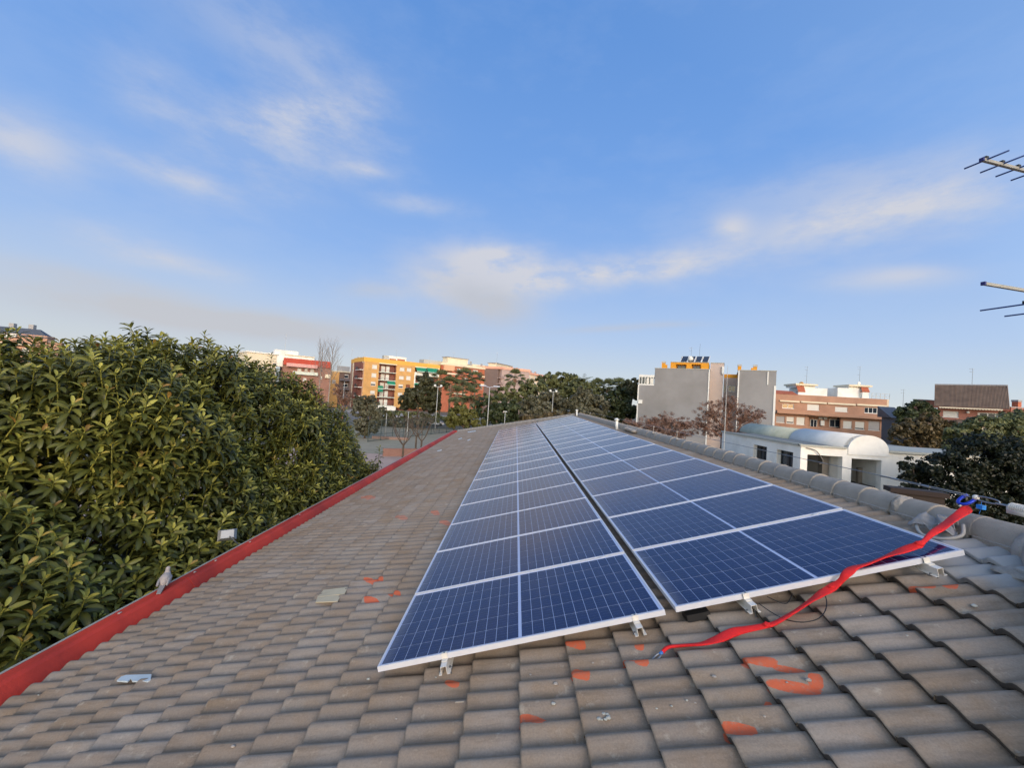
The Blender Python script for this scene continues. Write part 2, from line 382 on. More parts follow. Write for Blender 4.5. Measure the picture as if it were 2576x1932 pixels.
M_EARTH = mat('green_grey_court', S(150, 140, 118), .9, .12, .5, c2=S(134, 132, 106))
patch('court', [(-26, 18), (-6, 18), (-5, 46), (-26, 46)], GZ + .004, M_COURT)
patch('sports_court', [(-30, 46.2), (2, 46.2), (2, 84), (-30, 84)], GZ + .004, M_EARTH)
patch('road', [(-90, 92), (60, 92), (60, 118), (-90, 118)], GZ + .004, M_ROADM)
patch('pavement', [(-90, 118.2), (60, 118.2), (60, 134), (-90, 134)], GZ + .004, mat('paving', S(150, 146, 138), .9, .1, .5))

# ------------------------------------------------------------------ our building and its roof
ROOT = empty('tiled_roof_building', (0, 8, GZ), 'school building under the camera with brown grey wavy roof tiles and a red parapet gutter', 'building')
S0, GA, TP, TW, SR = .314, .3285, .078, .1555, 4.66
NB = -.172
def hip_near(s): return .02 - (SR - s) * CT
def hip_far(s): return 20.25 + (SR - s) * CT
def tile_geo(nw=20, seed=0):
    # local x upslope, y along the ridge, z normal; width 2 waves
    L = .385; Wd = TW * 2; vs = []; fs = []
    xs = [0.0, .012, .17, L]
    def h(y):                                    # long rise towards the crest, short fall into the side lap
        p = (y / TW) % 1.0
        c = (.5 - .5 * math.cos(PI * min(1, p / .66))) ** .8 if p < .66 else .5 + .5 * math.cos(PI * (p - .66) / .34)
        return .033 * c
    r = random.Random(seed); warp = [r.uniform(-.0012, .0012) for _ in range(nw + 1)]
    ny = nw + 1
    for j, x in enumerate(xs):
        for i in range(ny):
            y = Wd * i / nw
            z = h(y) + .040 * (1 - x / GA) + .007 * (i / nw) + (-.005 if j == 0 else 0) + warp[i]
            vs.append((x, y, z))
    for i in range(ny):                          # bottom of the butt face
        y = Wd * i / nw; vs.append((.006, y, h(y) * .92 + .010))
    for j in range(len(xs) - 1):
        for i in range(nw):
            a = j * ny + i; fs.append((a, a + ny, a + ny + 1, a + 1))
    b = len(xs) * ny
    for i in range(nw): fs.append((b + i, i, i + 1, b + i + 1))
    # side lap face at y = Wd and y = 0
    for (i, flip) in ((nw, 0), (0, 1)):
        top = [j * ny + i for j in range(len(xs))]; q = len(vs)
        for j in top: vs.append((vs[j][0], vs[j][1], vs[j][2] - .016))
        for k in range(len(xs) - 1):
            f = (top[k], q + k, q + k + 1, top[k + 1]); fs.append(f if not flip else f[::-1])
    return vs, fs
TILES = [tile_geo(20, k) for k in range(4)]
tile_me = []
for vs, fs in TILES:
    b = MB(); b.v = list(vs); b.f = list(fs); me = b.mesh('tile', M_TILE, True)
    tile_me.append(me)
AX = Matrix(((CT, 0, -ST), (0, 1, 0), (ST, 0, CT)))
spots = []
for k in range(-12, 13):
    s = S0 + GA * k
    off = TP - (TW if k % 2 else 0)
    i0 = int((hip_near(s) - off) / (2 * TW)) - 1; i1 = int((hip_far(s) - off) / (2 * TW)) + 1
    for i in range(i0, i1 + 1):
        t = off + 2 * TW * i
        if t < max(hip_near(s) - .1, -3.3) or t > hip_far(s) - .25: continue
        spots.append((s, t))
def seen_size(s, t):
    p = PL(s + .16, t + .15, -.14); d = RW @ (p - CAM)
    if d.z < .3: return -1
    x, y = 1288 + FPX * d.x / d.z, 966 + FPX * d.y / d.z
    if not (-60 < x < 2636 and 0 < y < 1992): return 0
    if 0 < s < 4.0 and t > .2: return 0
    return (CAM - p).dot(Vector((-ST, 0, CT))) / (CAM - p).length ** 3
spots.sort(key=lambda q: -seen_size(*q))
def tile_matrix(s, t, r):
    loc = PL(s + r.uniform(-.004, .004), t + r.uniform(-.0015, .0015), NB + r.uniform(-.002, .003))
    R = AX @ Matrix.Rotation(r.uniform(-.006, .006), 3, 'Y') @ Matrix.Rotation(r.uniform(-.006, .006), 3, 'X') @ Matrix.Rotation(r.uniform(-.006, .006), 3, 'Z')
    m = R.to_4x4(); m.translation = loc; return m
rt = random.Random(3)
Vs = []; Fs = []; nv = 0
TV = [np.array(v) for v, f in TILES]; TF = [np.array(f) for v, f in TILES]
for n, (s, t) in enumerate(spots):
    m = tile_matrix(s, t, rt); k = rt.randrange(4)
    if n < 300:
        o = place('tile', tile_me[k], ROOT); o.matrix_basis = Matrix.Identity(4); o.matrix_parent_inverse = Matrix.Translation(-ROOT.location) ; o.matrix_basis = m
    else:
        M3 = np.array(m.to_3x3()); Vs.append(TV[k] @ M3.T + np.array(m.translation)); Fs.append(TF[k] + nv); nv += len(TV[k])
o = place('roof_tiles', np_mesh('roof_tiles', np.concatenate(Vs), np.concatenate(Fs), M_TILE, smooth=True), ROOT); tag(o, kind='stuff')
# deck under the tiles, other slopes, walls
XR, ZR = PL(SR, 0, -.15).x, PL(SR, 0, -.15).z
XE = PL(-3.7, 0, -.2).x; ZE = PL(-3.7, 0, -.2).z
M_BOARD = mat('roof_board', S(70, 56, 46), .95)
def hp(s, n, tf): p = PL(s, tf(s), n); return p
b = MB()
A_, B_, C_, D_ = hp(-3.66, -.2, hip_near), hp(SR, -.2, hip_near), hp(SR, -.2, hip_far), hp(-3.66, -.2, hip_far)
b.add([A_, B_, C_, D_], [(0, 1, 2, 3)])
mir = lambda p: Vector((2 * XR - p.x, p.y, p.z))
b.build('roof_deck', M_BOARD, ROOT)
b = MB(); b.add([B_, mir(A_), mir(D_), C_], [(0, 1, 2, 3)]); b.add([A_, mir(A_), B_], [(0, 1, 2)]); b.add([D_, C_, mir(D_)], [(0, 1, 2)])
for v in range(len(b.v)): b.v[v] = (b.v[v][0], b.v[v][1], b.v[v][2] + .05)
b.build('back_slope', mat('far_slope_tile', S(140, 124, 108), .8, .15, 6), ROOT)
y0, y1 = A_.y, D_.y
b = MB(); b.box(((XE + 2*XR - XE)/2, (y0+y1)/2, (GZ + ZE - .35)/2), (2*(XR - XE) - .2, y1 - y0, ZE - .35 - GZ)); b.build('wall', M_WHITE, ROOT)
# red parapet along the eave (with its pale outer lip), mitred at the hips
sec = [(-3.56, -.42), (-3.74, -.34), (-3.855, -.045), (-3.885, -.012), (-4.0, .012), (-4.02, -.01), (-4.02, -.55), (-3.56, -.55)]
poly = [PL(a, 0, c) for a, c in sec]
ty0, ty1 = -2.6, 28.35
jt = [ty0, 3.1, 8.9, 14.2, 20.1, ty1]
for a, c in zip(jt[:-1], jt[1:]):
    b = MB(); b.extr(poly, (0, a, 0), (0, c - .006, 0)); b.build('red_parapet_section', M_RED, ROOT)
b = MB(); b.extr([PL(a, 0, c) for a, c in ((-4.022, .004), (-4.022, -.5), (-4.055, -.5), (-4.055, .016), (-4.0, .022), (-4.0, .014))], (0, ty0, 0), (0, ty1, 0)); b.build('parapet_lip', M_LIP, ROOT)
for t_ in (3.1, 8.9, 14.2, 20.1):
    b = MB(); b.extr([PL(a*1.0 + .004, 0, c + .004) for a, c in sec[1:6]] + [PL(-3.8, 0, -.3)], (0, t_ - .05, 0), (0, t_ + .05, 0)); b.build('parapet_joint', M_RED, ROOT)
b = MB(); q = PL(-3.8, 0, 0); b.box((q.x + .02, y1 + .15, q.z - .25), (.5, .3, .4)); b.build('parapet_corner', M_RED, ROOT)
# ridge and hip caps
def cap_mesh():
    b = MB(); n = 12; L = .37; rings = []
    for (x, r, lift) in ((0, .137, .002), (.012, .1385, .003), (.04, .137, .002), (L, .1315, -.003)):
        ring = []
        for i in range(n + 1):
            a = PI * i / n; ring.append((r * math.cos(a), x, r * .98 * math.sin(a) + lift - .02 * (abs(math.cos(a)) > .9)))
        rings.append(ring)
    for i in range(n + 1):
        a = PI * i / n; rings.insert(0, [(.122 * math.cos(PI*k/n), 0, .120 * math.sin(PI*k/n)) for k in range(n + 1)]) if i == 0 else None
    vs = [v for r_ in rings for v in r_]; m = n + 1
    fs = [(j*m+i, (j+1)*m+i, (j+1)*m+i+1, j*m+i+1) for j in range(len(rings)-1) for i in range(n)]
    b.add(vs, fs); return b.mesh('ridge_cap', M_CAP, True)
CM = cap_mesh()
RZ = PL(SR, 0, -.135)
rc = random.Random(5)
t = .04
while t < 20.2:
    o = place('ridge_cap', CM, ROOT); o.location = (RZ.x + rc.uniform(-.004, .004), t, RZ.z + rc.uniform(-.004, .004)); o.rotation_euler = (rc.uniform(-.012, .012), rc.uniform(-.04, .04), rc.uniform(-.012, .012))
    t += .3385
def hip_caps(P0, P1):
    P0, P1 = Vector(P0), Vector(P1); d = (P0 - P1); L = d.length; d.normalize()
    x = Vector((0, 0, 1)).cross(d).normalized() * -1; z = x.cross(d)
    R = Matrix((x, d, z)).transposed().to_4x4(); n = int(L / .3385)
    for i in range(n):
        o = place('hip_cap', CM, ROOT); m = R.copy(); m.translation = P1 + d * (i * .3385); o.matrix_basis = m
hip_caps(PL(SR, hip_far(SR), -.13), PL(-3.6, hip_far(-3.6), -.13))
# mortar: bedding under the caps and the lump where ridge meets hip
b = MB()
for i in range(60):
    for sgn in (-1,):
        y_ = .04 + i * .3385; b.box((RZ.x - .118, y_ + .16, RZ.z - .03), (.05, .30, .05), (Vector((CT,0,ST)), Vector((0,1,0)), Vector((-ST,0,CT))))
b.build('mortar_bed', M_MORTAR, ROOT)
def lumpy(c, r, sq, m, name, parent, amp=.18, seed=1, nu=20, nv=12, **kw):
    b = MB(); b.sphere((0,0,0), 1, nu, nv); r_ = np.random.default_rng(seed); ph = r_.uniform(0, 6, (6, 4))
    vs = []
    for v in b.v:
        k = 1 + amp * sum(math.sin(v[0]*(2+i)*1.7+ph[i][0]) * math.sin(v[1]*(2+i)*1.5+ph[i][1]) * math.cos(v[2]*(2+i)*1.3+ph[i][2]) for i in range(6)) / 1.6
        vs.append((c[0]+v[0]*r*sq[0]*k, c[1]+v[1]*r*sq[1]*k, c[2]+v[2]*r*sq[2]*k))
    b.v = vs; return b.build(name, m, parent, True, **kw)
lumpy((RZ.x - .02, .0, RZ.z - .03), .17, (1.15, .8, 1.0), M_MORTAR, 'mortar_lump', ROOT, .1, 3)
lumpy((RZ.x - .2, -.12, RZ.z - .12), .2, (1.3, .9, .25), M_MORTAR, 'mortar_lump', ROOT, .12, 5)
lumpy((RZ.x - .03, 1.0, RZ.z + .045), .1, (1.15, .55, .9), M_MORTAR, 'mortar_lump', ROOT, .12, 8)
hip_caps(PL(SR, hip_near(SR) - .0, -.11), PL(1.6, hip_near(1.6), -.11))

# ------------------------------------------------------------------ solar panels
PW, PH, PP, GAP, PT = 2.008, 1.002, 1.022, .076, .035
AXS = (Vector((CT,0,ST)), Vector((0,1,0)), Vector((-ST,0,CT)))
def frame_mesh():
    b = MB(); w = .012; f = lambda s, t, n: (s, t, n)
    def bx(s0, s1, t0, t1, n0, n1): b.hexa([(s0,t0,n0),(s1,t0,n0),(s1,t1,n0),(s0,t1,n0),(s0,t0,n1),(s1,t0,n1),(s1,t1,n1),(s0,t1,n1)])
    bx(0, PW, 0, w, -PT, 0); bx(0, PW, PH-w, PH, -PT, 0); bx(0, w, w, PH-w, -PT, 0); bx(PW-w, PW, w, PH-w, -PT, 0)
    # shadow grooves of the extrusion: two thin proud ribs on the long faces
    for t0, sg in ((0, -1), (PH, 1)):
        for n0 in (-.033, -.022, -.011, -.002):
            b.hexa([(0,t0-.0012,n0-.003),(PW,t0-.0012,n0-.003),(PW,t0+.0012,n0-.003),(0,t0+.0012,n0-.003),(0,t0-.0012,n0),(PW,t0-.0012,n0),(PW,t0+.0012,n0),(0,t0+.0012,n0)])
    return b.mesh('frame', M_ALU)
FM = frame_mesh()
b = MB(); b.hexa([(.012,.012,-.006),(PW-.012,.012,-.006),(PW-.012,PH-.012,-.006),(.012,PH-.012,-.006),(.012,.012,-.003),(PW-.012,.012,-.003),(PW-.012,PH-.012,-.003),(.012,PH-.012,-.003)])
SHM = b.mesh('glass_sheet', M_SHEET)
CW_, CH_ = .0768, .1555
cells = []
for half in (0, 1):
    for i in range(12):
        for j in range(6):
            cells.append((.024 + half * (.988) + i * (CW_ + .0038) + (0.0 if half == 0 else 0.0), .0215 + j * (CH_ + .0042)))
b = MB(); ch = .004
b.add([(0,0,0),(CW_,0,0),(CW_,CH_,0),(0,CH_,0)], [(0,1,2,3)]); CELLM = b.mesh('solar_cell', M_CELL)
b = MB()
for (x, y) in cells: b.add([(x,y,-.0018),(x+CW_,y,-.0018),(x+CW_,y+CH_,-.0018),(x,y+CH_,-.0018)], [(0,1,2,3)])
GRM = b.mesh('cell_grid', M_CELL)
ORD = ['nearest','second','third','fourth','fifth','sixth','seventh','eighth','ninth','tenth','eleventh','twelfth','thirteenth','fourteenth','fifteenth','sixteenth','seventeenth','eighteenth','farthest']
rp = random.Random(9)
for ccol in (0, 1):
    for r in range(19):
        s0 = ccol * (PW + GAP); t0 = r * PP + (.008 if ccol else 0)
        side = 'left solar panel column, towards the red parapet' if ccol == 0 else 'right solar panel column, towards the ridge'
        extra = ', over bare tiles' if r == 0 else ''
        if ccol and r == 0: extra = ', crossed by the red strap'
        lab = f'{ORD[r]} panel of the {side}{extra}'
        M4 = AX.to_4x4() @ Matrix.Rotation(rp.uniform(-.0025, .0025), 4, 'X') @ Matrix.Rotation(rp.uniform(-.0015, .0015), 4, 'Y'); M4.translation = PL(s0, t0, rp.uniform(-.001, .001))
        e = bpy.data.objects.new('solar_panel', None); COL.objects.link(e); e.matrix_world = M4; tag(e, lab, 'solar panel', 'solar panels laid in two columns on the roof')
        for nm, me in (('frame', FM), ('backsheet', SHM)):
            o = bpy.data.objects.new(nm, me); COL.objects.link(o); o.parent = e
        if r < 2:
            for (x, y) in cells:
                o = bpy.data.objects.new('solar_cell', CELLM); COL.objects.link(o); o.parent = e; o.location = (x, y, -.0018)
        else:
            o = bpy.data.objects.new('solar_cells', GRM); COL.objects.link(o); o.parent = e; o['kind'] = 'stuff'
# rails with end clamps, hanger bolts
rail_names = ['under the lower left corner of the panel field', 'left of the dark gap between the two panel columns', 'right of the dark gap, above the black cable loop', 'under the upper right corner beside the ridge']
for ri, s in enumerate((.47, 1.80, 2.57, 3.82)):
    e = empty('mounting_rail', PL(s, -.09, -.08), 'aluminium mounting rail end sticking out ' + rail_names[ri], 'mounting rail', 'aluminium rails carrying the solar panels')
    b = MB(); hw = .02
    def pb(s0, s1, t0, t1, n0, n1): b.hexa([PL(s0,t0,n0),PL(s1,t0,n0),PL(s1,t1,n0),PL(s0,t1,n0),PL(s0,t0,n1),PL(s1,t0,n1),PL(s1,t1,n1),PL(s0,t1,n1)])
    te = 19.45; tt = -.085
    pb(s-hw, s-hw+.003, tt, te, -.085, -.038); pb(s+hw-.003, s+hw, tt, te, -.085, -.038)
    pb(s-hw, s+hw, tt, te, -.0385, -.0355); pb(s-hw-.018, s-hw+.002, tt, te, -.0885, -.0855); pb(s+hw-.002, s+hw+.018, tt, te, -.0885, -.0855)
    b.build('channel', M_ALU2, e)
    b = MB(); pb(s-.02, s+.02, -.003, .014, .0005, .004); pb(s-.02, s+.02, -.006, -.003, -.034, .004); pb(s-.02, s+.02, -.035, -.006, -.034, -.030); b.build('end_clamp', M_ALU2, e)
    b = MB(); b.tube([PL(s, .002, .004), PL(s, .002, .009)], .0065, 6); b.build('bolt_head', M_STEEL, e)
    b = MB()
    for r in range(1, 19): pb(s-.02, s+.02, r*PP-.018, r*PP-.002, .0, .004)
    b.build('mid_clamps', M_ALU, e, kind='stuff')
    for j, tq in enumerate([-.02] + [1.2 * i for i in range(1, 16)]):
        b = MB(); q0, q1 = PL(s + .028, tq, -.078), PL(s + .028, tq, -.152); b.tube([q0, q1], .005, 8); 
        pb(s+.016, s+.044, tq-.018, tq+.018, -.092, -.0895)
        b.tube([PL(s+.028, tq, -.0895), PL(s+.028, tq, -.080)], .0095, 6); b.tube([PL(s+.028, tq, -.152), PL(s+.028, tq, -.147)], .014, 8)
        b.build('hanger_bolt', M_STEEL, e)
    b = MB(); pb(s-.045, s-.016, tt+.03, tt+.055, -.094, -.089); b.tube([PL(s-.032, tt+.042, -.098), PL(s-.032, tt+.042, -.08)], .007, 6); b.build('foot_plate', M_STEEL, e)

# black string cable looping out from under the panels
def spl(pts, n=8):
    pts = [Vector(p) for p in pts]; out = []
    for i in range(len(pts)-1):
        p0, p1, p2, p3 = pts[max(i-1,0)], pts[i], pts[i+1], pts[min(i+2, len(pts)-1)]
        for k in range(n):
            t = k/n; out.append(.5*((2*p1)+(-p0+p2)*t+(2*p0-5*p1+4*p2-p3)*t*t+(-p0+3*p1-3*p2+p3)*t**3))
    out.append(pts[-1]); return out
cp = []
for (a, c, n) in ((700,722,-.05),(760,765,-.085),(830,805,-.105),(900,825,-.1),(970,828,-.1),(1040,808,-.098),(1080,760,-.09),(1085,700,-.075),(1060,640,-.05)):
    x, y = c6(a, c); s_, t_ = plane_px(x, y, n); cp.append(PL(s_, t_, n))
MB().tube(spl(cp), .0032, 6).build('power_cable', M_BLACK, smooth=True, label='thin black cable looping out from under the right solar panel', cat='cable')
cp = [PL(2.72, .02, -.06), PL(2.78, -.03, -.09), PL(2.83, -.02, -.1), PL(2.9, .03, -.08)]
MB().tube(spl(cp), .003, 6).build('cable_tail', M_BLACK, smooth=True, label='short black cable end hanging under the panel edge beside the strap', cat='cable')
MB().box(PL(1.98+.25, .06, -.1), (.16, .1, .05), AXS).build('junction_box', M_BLACK, label='black junction box in the shade under the right panel edge', cat='junction box')

# ------------------------------------------------------------------ lifeline, strap, karabiners
XC, ZC = 4.44, 1.36
def cabz(y): return ZC + .004 * math.sin(y)
e = empty('lifeline', (XC, 0, 1.1), 'thin steel safety cable stretched above the ridge tiles', 'safety line')
MB().tube([(XC, y, cabz(y)) for y in np.linspace(.42, 19.6, 30)], .004, 6).build('steel_cable', M_STEEL, e, True)
MB().tube([(XC+.004, y, ZC - .012 + (y-.42)*.012) for y in np.linspace(.42, 1.2, 5)], .0042, 6).build('doubled_end', M_STEEL, e, True)
MB().tube([(XC, 1.0, ZC), (XC, 1.06, ZC)], .009, 8).build('cable_clip', M_STEEL, e)
MB().tube([(XC, .72, ZC - .004), (XC, .78, ZC - .003)], .009, 8).build('cable_clip', M_STEEL, e)
for (px, py) in ((1485, 1040), (1644, 1082), (1703, 1095)):
    p = atx(px, py, XC)
    b = MB(); b.tube([(XC, p.y, RZ.z + .1), (XC, p.y, ZC + .006)], .007, 6); b.box((XC, p.y, ZC - .002), (.03, .05, .02)); b.box((XC + .02, p.y, RZ.z + .125), (.12, .08, .012)); b.build('cable_post', M_STEEL, e)
# end fittings near the camera
def ring(b, c, ax1, ax2, a1, a2, r, n=20, sup=2.0, m=8, a0=0, a3=2*PI):
    pts = []
    for k in range(n+1):
        a = a0 + (a3-a0)*k/n; ca, sa = math.cos(a), math.sin(a)
        pts.append(Vector(c) + ax1*a1*math.copysign(abs(ca)**(2/sup), ca) + ax2*a2*math.copysign(abs(sa)**(2/sup), sa))
    b.tube(pts, r, m); return b
P_K = Vector((XC, .395, ZC - .005))
dY, dZ, dX = Vector((0,1,0)), Vector((0,0,1)), Vector((1,0,0))
ring(MB(), P_K + Vector((0,-.10,-.002)), dY, dZ, .075, .018, .0055, sup=2.6).build('thimble_link', M_STEEL, e, True)
ring(MB(), P_K + Vector((0,-.20,-.01)), dY, dX, .045, .018, .005, sup=2.6).build('shackle', M_STEEL, e, True)
b = MB()
for k in range(9): b.tube([P_K + Vector((0, -.25 - .012*k, -.012)), P_K + Vector((0, -.256 - .012*k, -.012))], .032, 14)
b.tube([P_K + Vector((0, -.24, -.012)), P_K + Vector((0, -.40, -.012))], .026, 14); b.box(P_K + Vector((0, -.31, -.035)), (.05, .15, .05))
b.build('tensioner', M_ALU2, e, True)
MB().tube([P_K + Vector((0, -.4, -.012)), P_K + Vector((0, -1.2, -.02))], .006, 6).build('anchor_rod', M_STEEL, e)
b = MB(); b.tube([(XC, P_K.y - 1.15, ZC-.02), (XC, P_K.y - 1.15, .6)], .012, 8); b.build('end_post', M_STEEL, e)
e = empty('blue_karabiner', P_K, 'blue karabiner clipped on the steel cable above the ridge', 'karabiner')
kx = (dY * .8 + dZ * -.55 + dX*-.2).normalized(); kz = kx.cross(dX).normalized()
cc = P_K + Vector((-.01, .03, -.028))
ring(MB(), cc, (dX*-.75+dZ*-.62).normalized(), (dY).normalized(), .062, .042, .0115, sup=2.4, a0=-2.4, a3=2.4).build('body', M_BLUE, e, True)
MB().tube([cc + Vector((-.045,-.005,-.045)), cc + Vector((-.058,.0,-.062))], .009, 8).build('gate_sleeve', M_ALU2, e, True)
b = MB(); b.sphere(P_K + Vector((0,-.02,0)), .02, 12, 8); b.build('swivel_nut', M_ALU2, e, True)
tg = atx(2468, 1276, XC); b = MB(); b.box(tg, (.03, .042, .032)); b.tube([tg + Vector((0,0,.01)), P_K + Vector((0,-.06,-.02))], .0015, 4); b.tube([tg + Vector((0,0,-.012)), tg + Vector((0,.012,-.055))], .0015, 4)
b.build('inspection_tag', M_TAG, label='small bright blue inspection tag hanging from the steel cable', cat='tag')
# strap
sp = []
for (a, c, n) in ((150,1000,-.118),(185,972,-.108),(270,962,-.115),(380,952,-.105),(480,920,-.1),(560,885,-.105),(620,872,-.1),(745,848,-.095),(800,830,-.09),(900,772,-.085),(1000,705,-.07),(1060,665,-.06),(1115,632,-.05),(1160,600,-.02)):
    x, y = c6(a, c); s_, t_ = plane_px(x, y, n); sp.append(PL(s_, t_, n))
for (a, c, n) in ((1195,560,.02),(1240,520,.028),(1320,497,.02),(1400,465,.016),(1480,435,.02),(1560,405,.03),(1610,388,.045)):
    x, y = c6(a, c); s_, t_ = plane_px(x, y, n); sp.append(PL(s_, t_, n))
L0 = sp[-1]; L1 = Vector(cc) + Vector((-.05, .0, -.055))
for (a, c) in ((1640,368),(1690,322),(1740,290),(1780,260),(1815,235),(1850,210),(1885,182)):
    d = ray(*c6(a, c)); u = (L1 - L0)
    # point on the ray closest to the straight line of the taut strap
    n_ = d.cross(u); k = ((L0 - CAM).cross(u)).dot(n_) / n_.dot(n_); sp.append(CAM + d * k)
sp.append(L1)
SPL = spl(sp, 5)
wkn = {0:.35, 4*5:.9, 7*5:.55, 10*5:1.0, 12*5:.8, 13*5:.55, 15*5:.9, 18*5:1.1, 20*5:.75, 21*5:.42, 24*5:1.15, 26*5:.9, 28*5:1.05}
ks = sorted(wkn)
def wat(i):
    if i >= ks[-1]: return .75
    j = max(k for k in ks if k <= i); j2 = ks[ks.index(j)+1]; f = (i-j)/(j2-j); f = f*f*(3-2*f); return wkn[j]*(1-f)+wkn[j2]*f
b = MB(); n = 14; N = len(SPL); rs = random.Random(4)
for i, p in enumerate(SPL):
    d = (SPL[min(i+1,N-1)] - SPL[max(i-1,0)]).normalized(); up = Vector((-ST,0,CT)) if i < 100 else (CAM - p).normalized() * .6 + Vector((-ST,0,CT)) * .4
    sd_ = d.cross(up).normalized(); up = sd_.cross(d); tw = .55 * math.sin(i * .17) ; sd2 = sd_ * math.cos(tw) + up * math.sin(tw); up2 = -sd_ * math.sin(tw) + up * math.cos(tw)
    w = .034 * wat(i); h = .008 + .004 * (1 - wat(i))
    for k in range(n):
        a = 2*PI*k/n; rr = 1 + .10 * math.sin(5*a + i*.8) * (.4 + .3 * math.sin(i * .37)); b.v.append(tuple(p + sd2 * w * math.cos(a) * rr + up2 * h * math.sin(a) * rr))
for i in range(N-1):
    for k in range(n): b.f.append((i*n+k, i*n+(k+1) % n, (i+1)*n+(k+1) % n, (i+1)*n+k))
b.f.append(tuple(range(n))[::-1]); b.f.append(tuple((N-1)*n+k for k in range(n)))
e = empty('safety_strap', SPL[40], 'red webbing strap from the steel cable over the front right panel to the tiles', 'strap')
b.build('webbing', M_STRAP, e, True)
for idx, r in ((35, .024), (60, .02), (101, .026)):
    lumpy(SPL[idx] + Vector((0,0,.004)), r * .85, (1.3, 1.0, .7), M_STRAP, 'knot', e, .25, idx)
b = MB(); b.tube([L1 + Vector((0,-.012,-.002)), cc + Vector((-.02,-.035,-.03))], .006, 6); b.build('end_loop', mat('faded_red_cord', S(190, 90, 80), .8), e, True)
e = empty('snap_hook', SPL[0], 'small steel and blue snap hook at the lower end of the red strap', 'hook')
d0 = (SPL[0] - SPL[4]).normalized(); s0_ = d0.cross(Vector((-ST,0,CT))).normalized()
ring(MB(), SPL[0] + d0*.05, d0, s0_, .034, .014, .005, sup=2.4).build('hook_body', M_STEEL, e, True)
MB().tube([SPL[0] - d0*.005, SPL[0] + d0*.022], .010, 10).build('blue_sleeve', mat('light_blue_sleeve', S(60, 120, 190), .4), e, True)
MB().tube([SPL[0] + d0*.075, SPL[0] + d0*.092], .009, 8).build('swivel', M_BLACK, e, True)

# crumpled sealant sheet on the ridge
p = PL(4.42, .47, -.06)
def crumple(c, size, seed, m, name, **kw):
    r_ = np.random.default_rng(seed); n = 22; b = MB(); ph = r_.uniform(0, 6.28, 8)
    for i in range(n):
        for j in range(n):
            u, v = i/(n-1)*2-1, j/(n-1)*2-1
            h = .5*math.sin(3.1*u+ph[0]+1.6*v)+.4*math.sin(5.2*v+ph[1]-2*u)+.25*abs(math.sin(7*u+4*v+ph[2]))+.2*abs(math.sin(9*v-5*u+ph[3]))
            rad = .8+.25*math.sin(3*math.atan2(v, u)+ph[4])
            du, dv = u*rad+.12*math.sin(6*v+ph[5]), v*rad+.12*math.sin(5*u+ph[6])
            b.v.append(tuple(Vector(c)+AXS[0]*du*size[0]+AXS[1]*dv*size[1]+AXS[2]*(h*size[2] + .02*(1-abs(u))) ))
    for i in range(n-1):
        for j in range(n-1): b.f.append((i*n+j, (i+1)*n+j, (i+1)*n+j+1, i*n+j+1))
    o = b.build(name, m, None, True, **kw); md = o.modifiers.new('thick', 'SOLIDIFY'); md.thickness = .006; return o
crumple(PL(4.44, .5, -.06), (.11, .13, .06), 11, mat('grey_sealant_foil', S(138, 138, 140), .55, .1, 20), 'sealant_sheet', label='crumpled grey sealing sheet folded against the ridge tiles under the strap', cat='sealing sheet')
MB().tube(spl([PL(4.36,.62,-.07), PL(4.28,.5,-.1), PL(4.31,.38,-.1), PL(4.42,.33,-.08), PL(4.52,.4,-.04)]), [.012]*33, 8).build('sealant_roll', mat('pale_sealant', S(170, 166, 158), .6, .1, 20), None, True, label='pale curved sealant bead below the crumpled grey sheet', cat='sealant')

# ridge vents
for i, (t_, lb) in enumerate(((10.8, 'nearer white vent pipe with a small cap beside the ridge tiles'), (19.75, 'farther white vent pipe with a small cap at the far end of the ridge'))):
    x_ = XR - .26; z_ = PL(SR - .25, 0, -.15).z; e = empty('vent_pipe', (x_, t_, z_), lb, 'vent pipe', 'white vent pipes on the ridge')
    tp = Vector((x_ - .02, t_, 1.40))
    MB().tube([(x_, t_, z_ - .05), tp + Vector((0,0,-.06))], .048, 12).build('pipe', M_WPVC, e, True)
    MB().tube([tp + Vector((0,0,-.07)), tp + Vector((0,0,-.045)), tp + Vector((0,0,-.04)), tp], [.085, .09, .06, .03], 14).build('cap', M_WPVC, e, True)
for k in range(3):
    lumpy((XR - .2 + .02*k, 9.9 + .42*k - .8, ZR + .05), .1, (1, 1.5, .6), M_MORTAR, 'mortar_lump', ROOT, .12, 20+k)

# ------------------------------------------------------------------ bits lying on the roof
def on_tiles(x, y, n=-.125): s_, t_ = plane_px(x, y, n); return s_, t_
def slab(name, pts, th, m, **kw):
    n = len(pts); b = MB(); lo = [PL(s, t, q) for s, t, q in pts]; hi = [PL(s, t, q+th) for s, t, q in pts]
    b.add(lo + hi, [tuple(range(n))[::-1], tuple(range(n, 2*n))] + [(k, (k+1) % n, n+(k+1) % n, n+k) for k in range(n)]); return b.build(name, m, **kw)
q = [on_tiles(x, y) for x, y in ((295,1720),(310,1706),(382,1704),(380,1717),(372,1722),(334,1721),(330,1714),(322,1722))]
slab('tile_shard', [(a, c, -.112) for a, c in q], .012, mat('white_shard', S(196, 206, 208), .5), label='notched white shard lying on the tiles near the red gutter', cat='shard')
q = [on_tiles(x, y) for x, y in ((815,1490),(876,1483),(868,1500),(800,1508))]
slab('pale_tile_piece', [(a, c, -.108) for a, c in q], .008, mat('pale_tile', S(196, 180, 148), .8), label='pale cream broken tile piece left of the front solar panel', cat='tile piece')
q = [on_tiles(x, y) for x, y in ((800,1504),(858,1503),(850,1519),(795,1521))]
slab('pale_tile_piece', [(a, c, -.11) for a, c in q], .008, MATS['pale_tile'], label='lower of the two pale cream tile pieces left of the front solar panel', cat='tile piece')
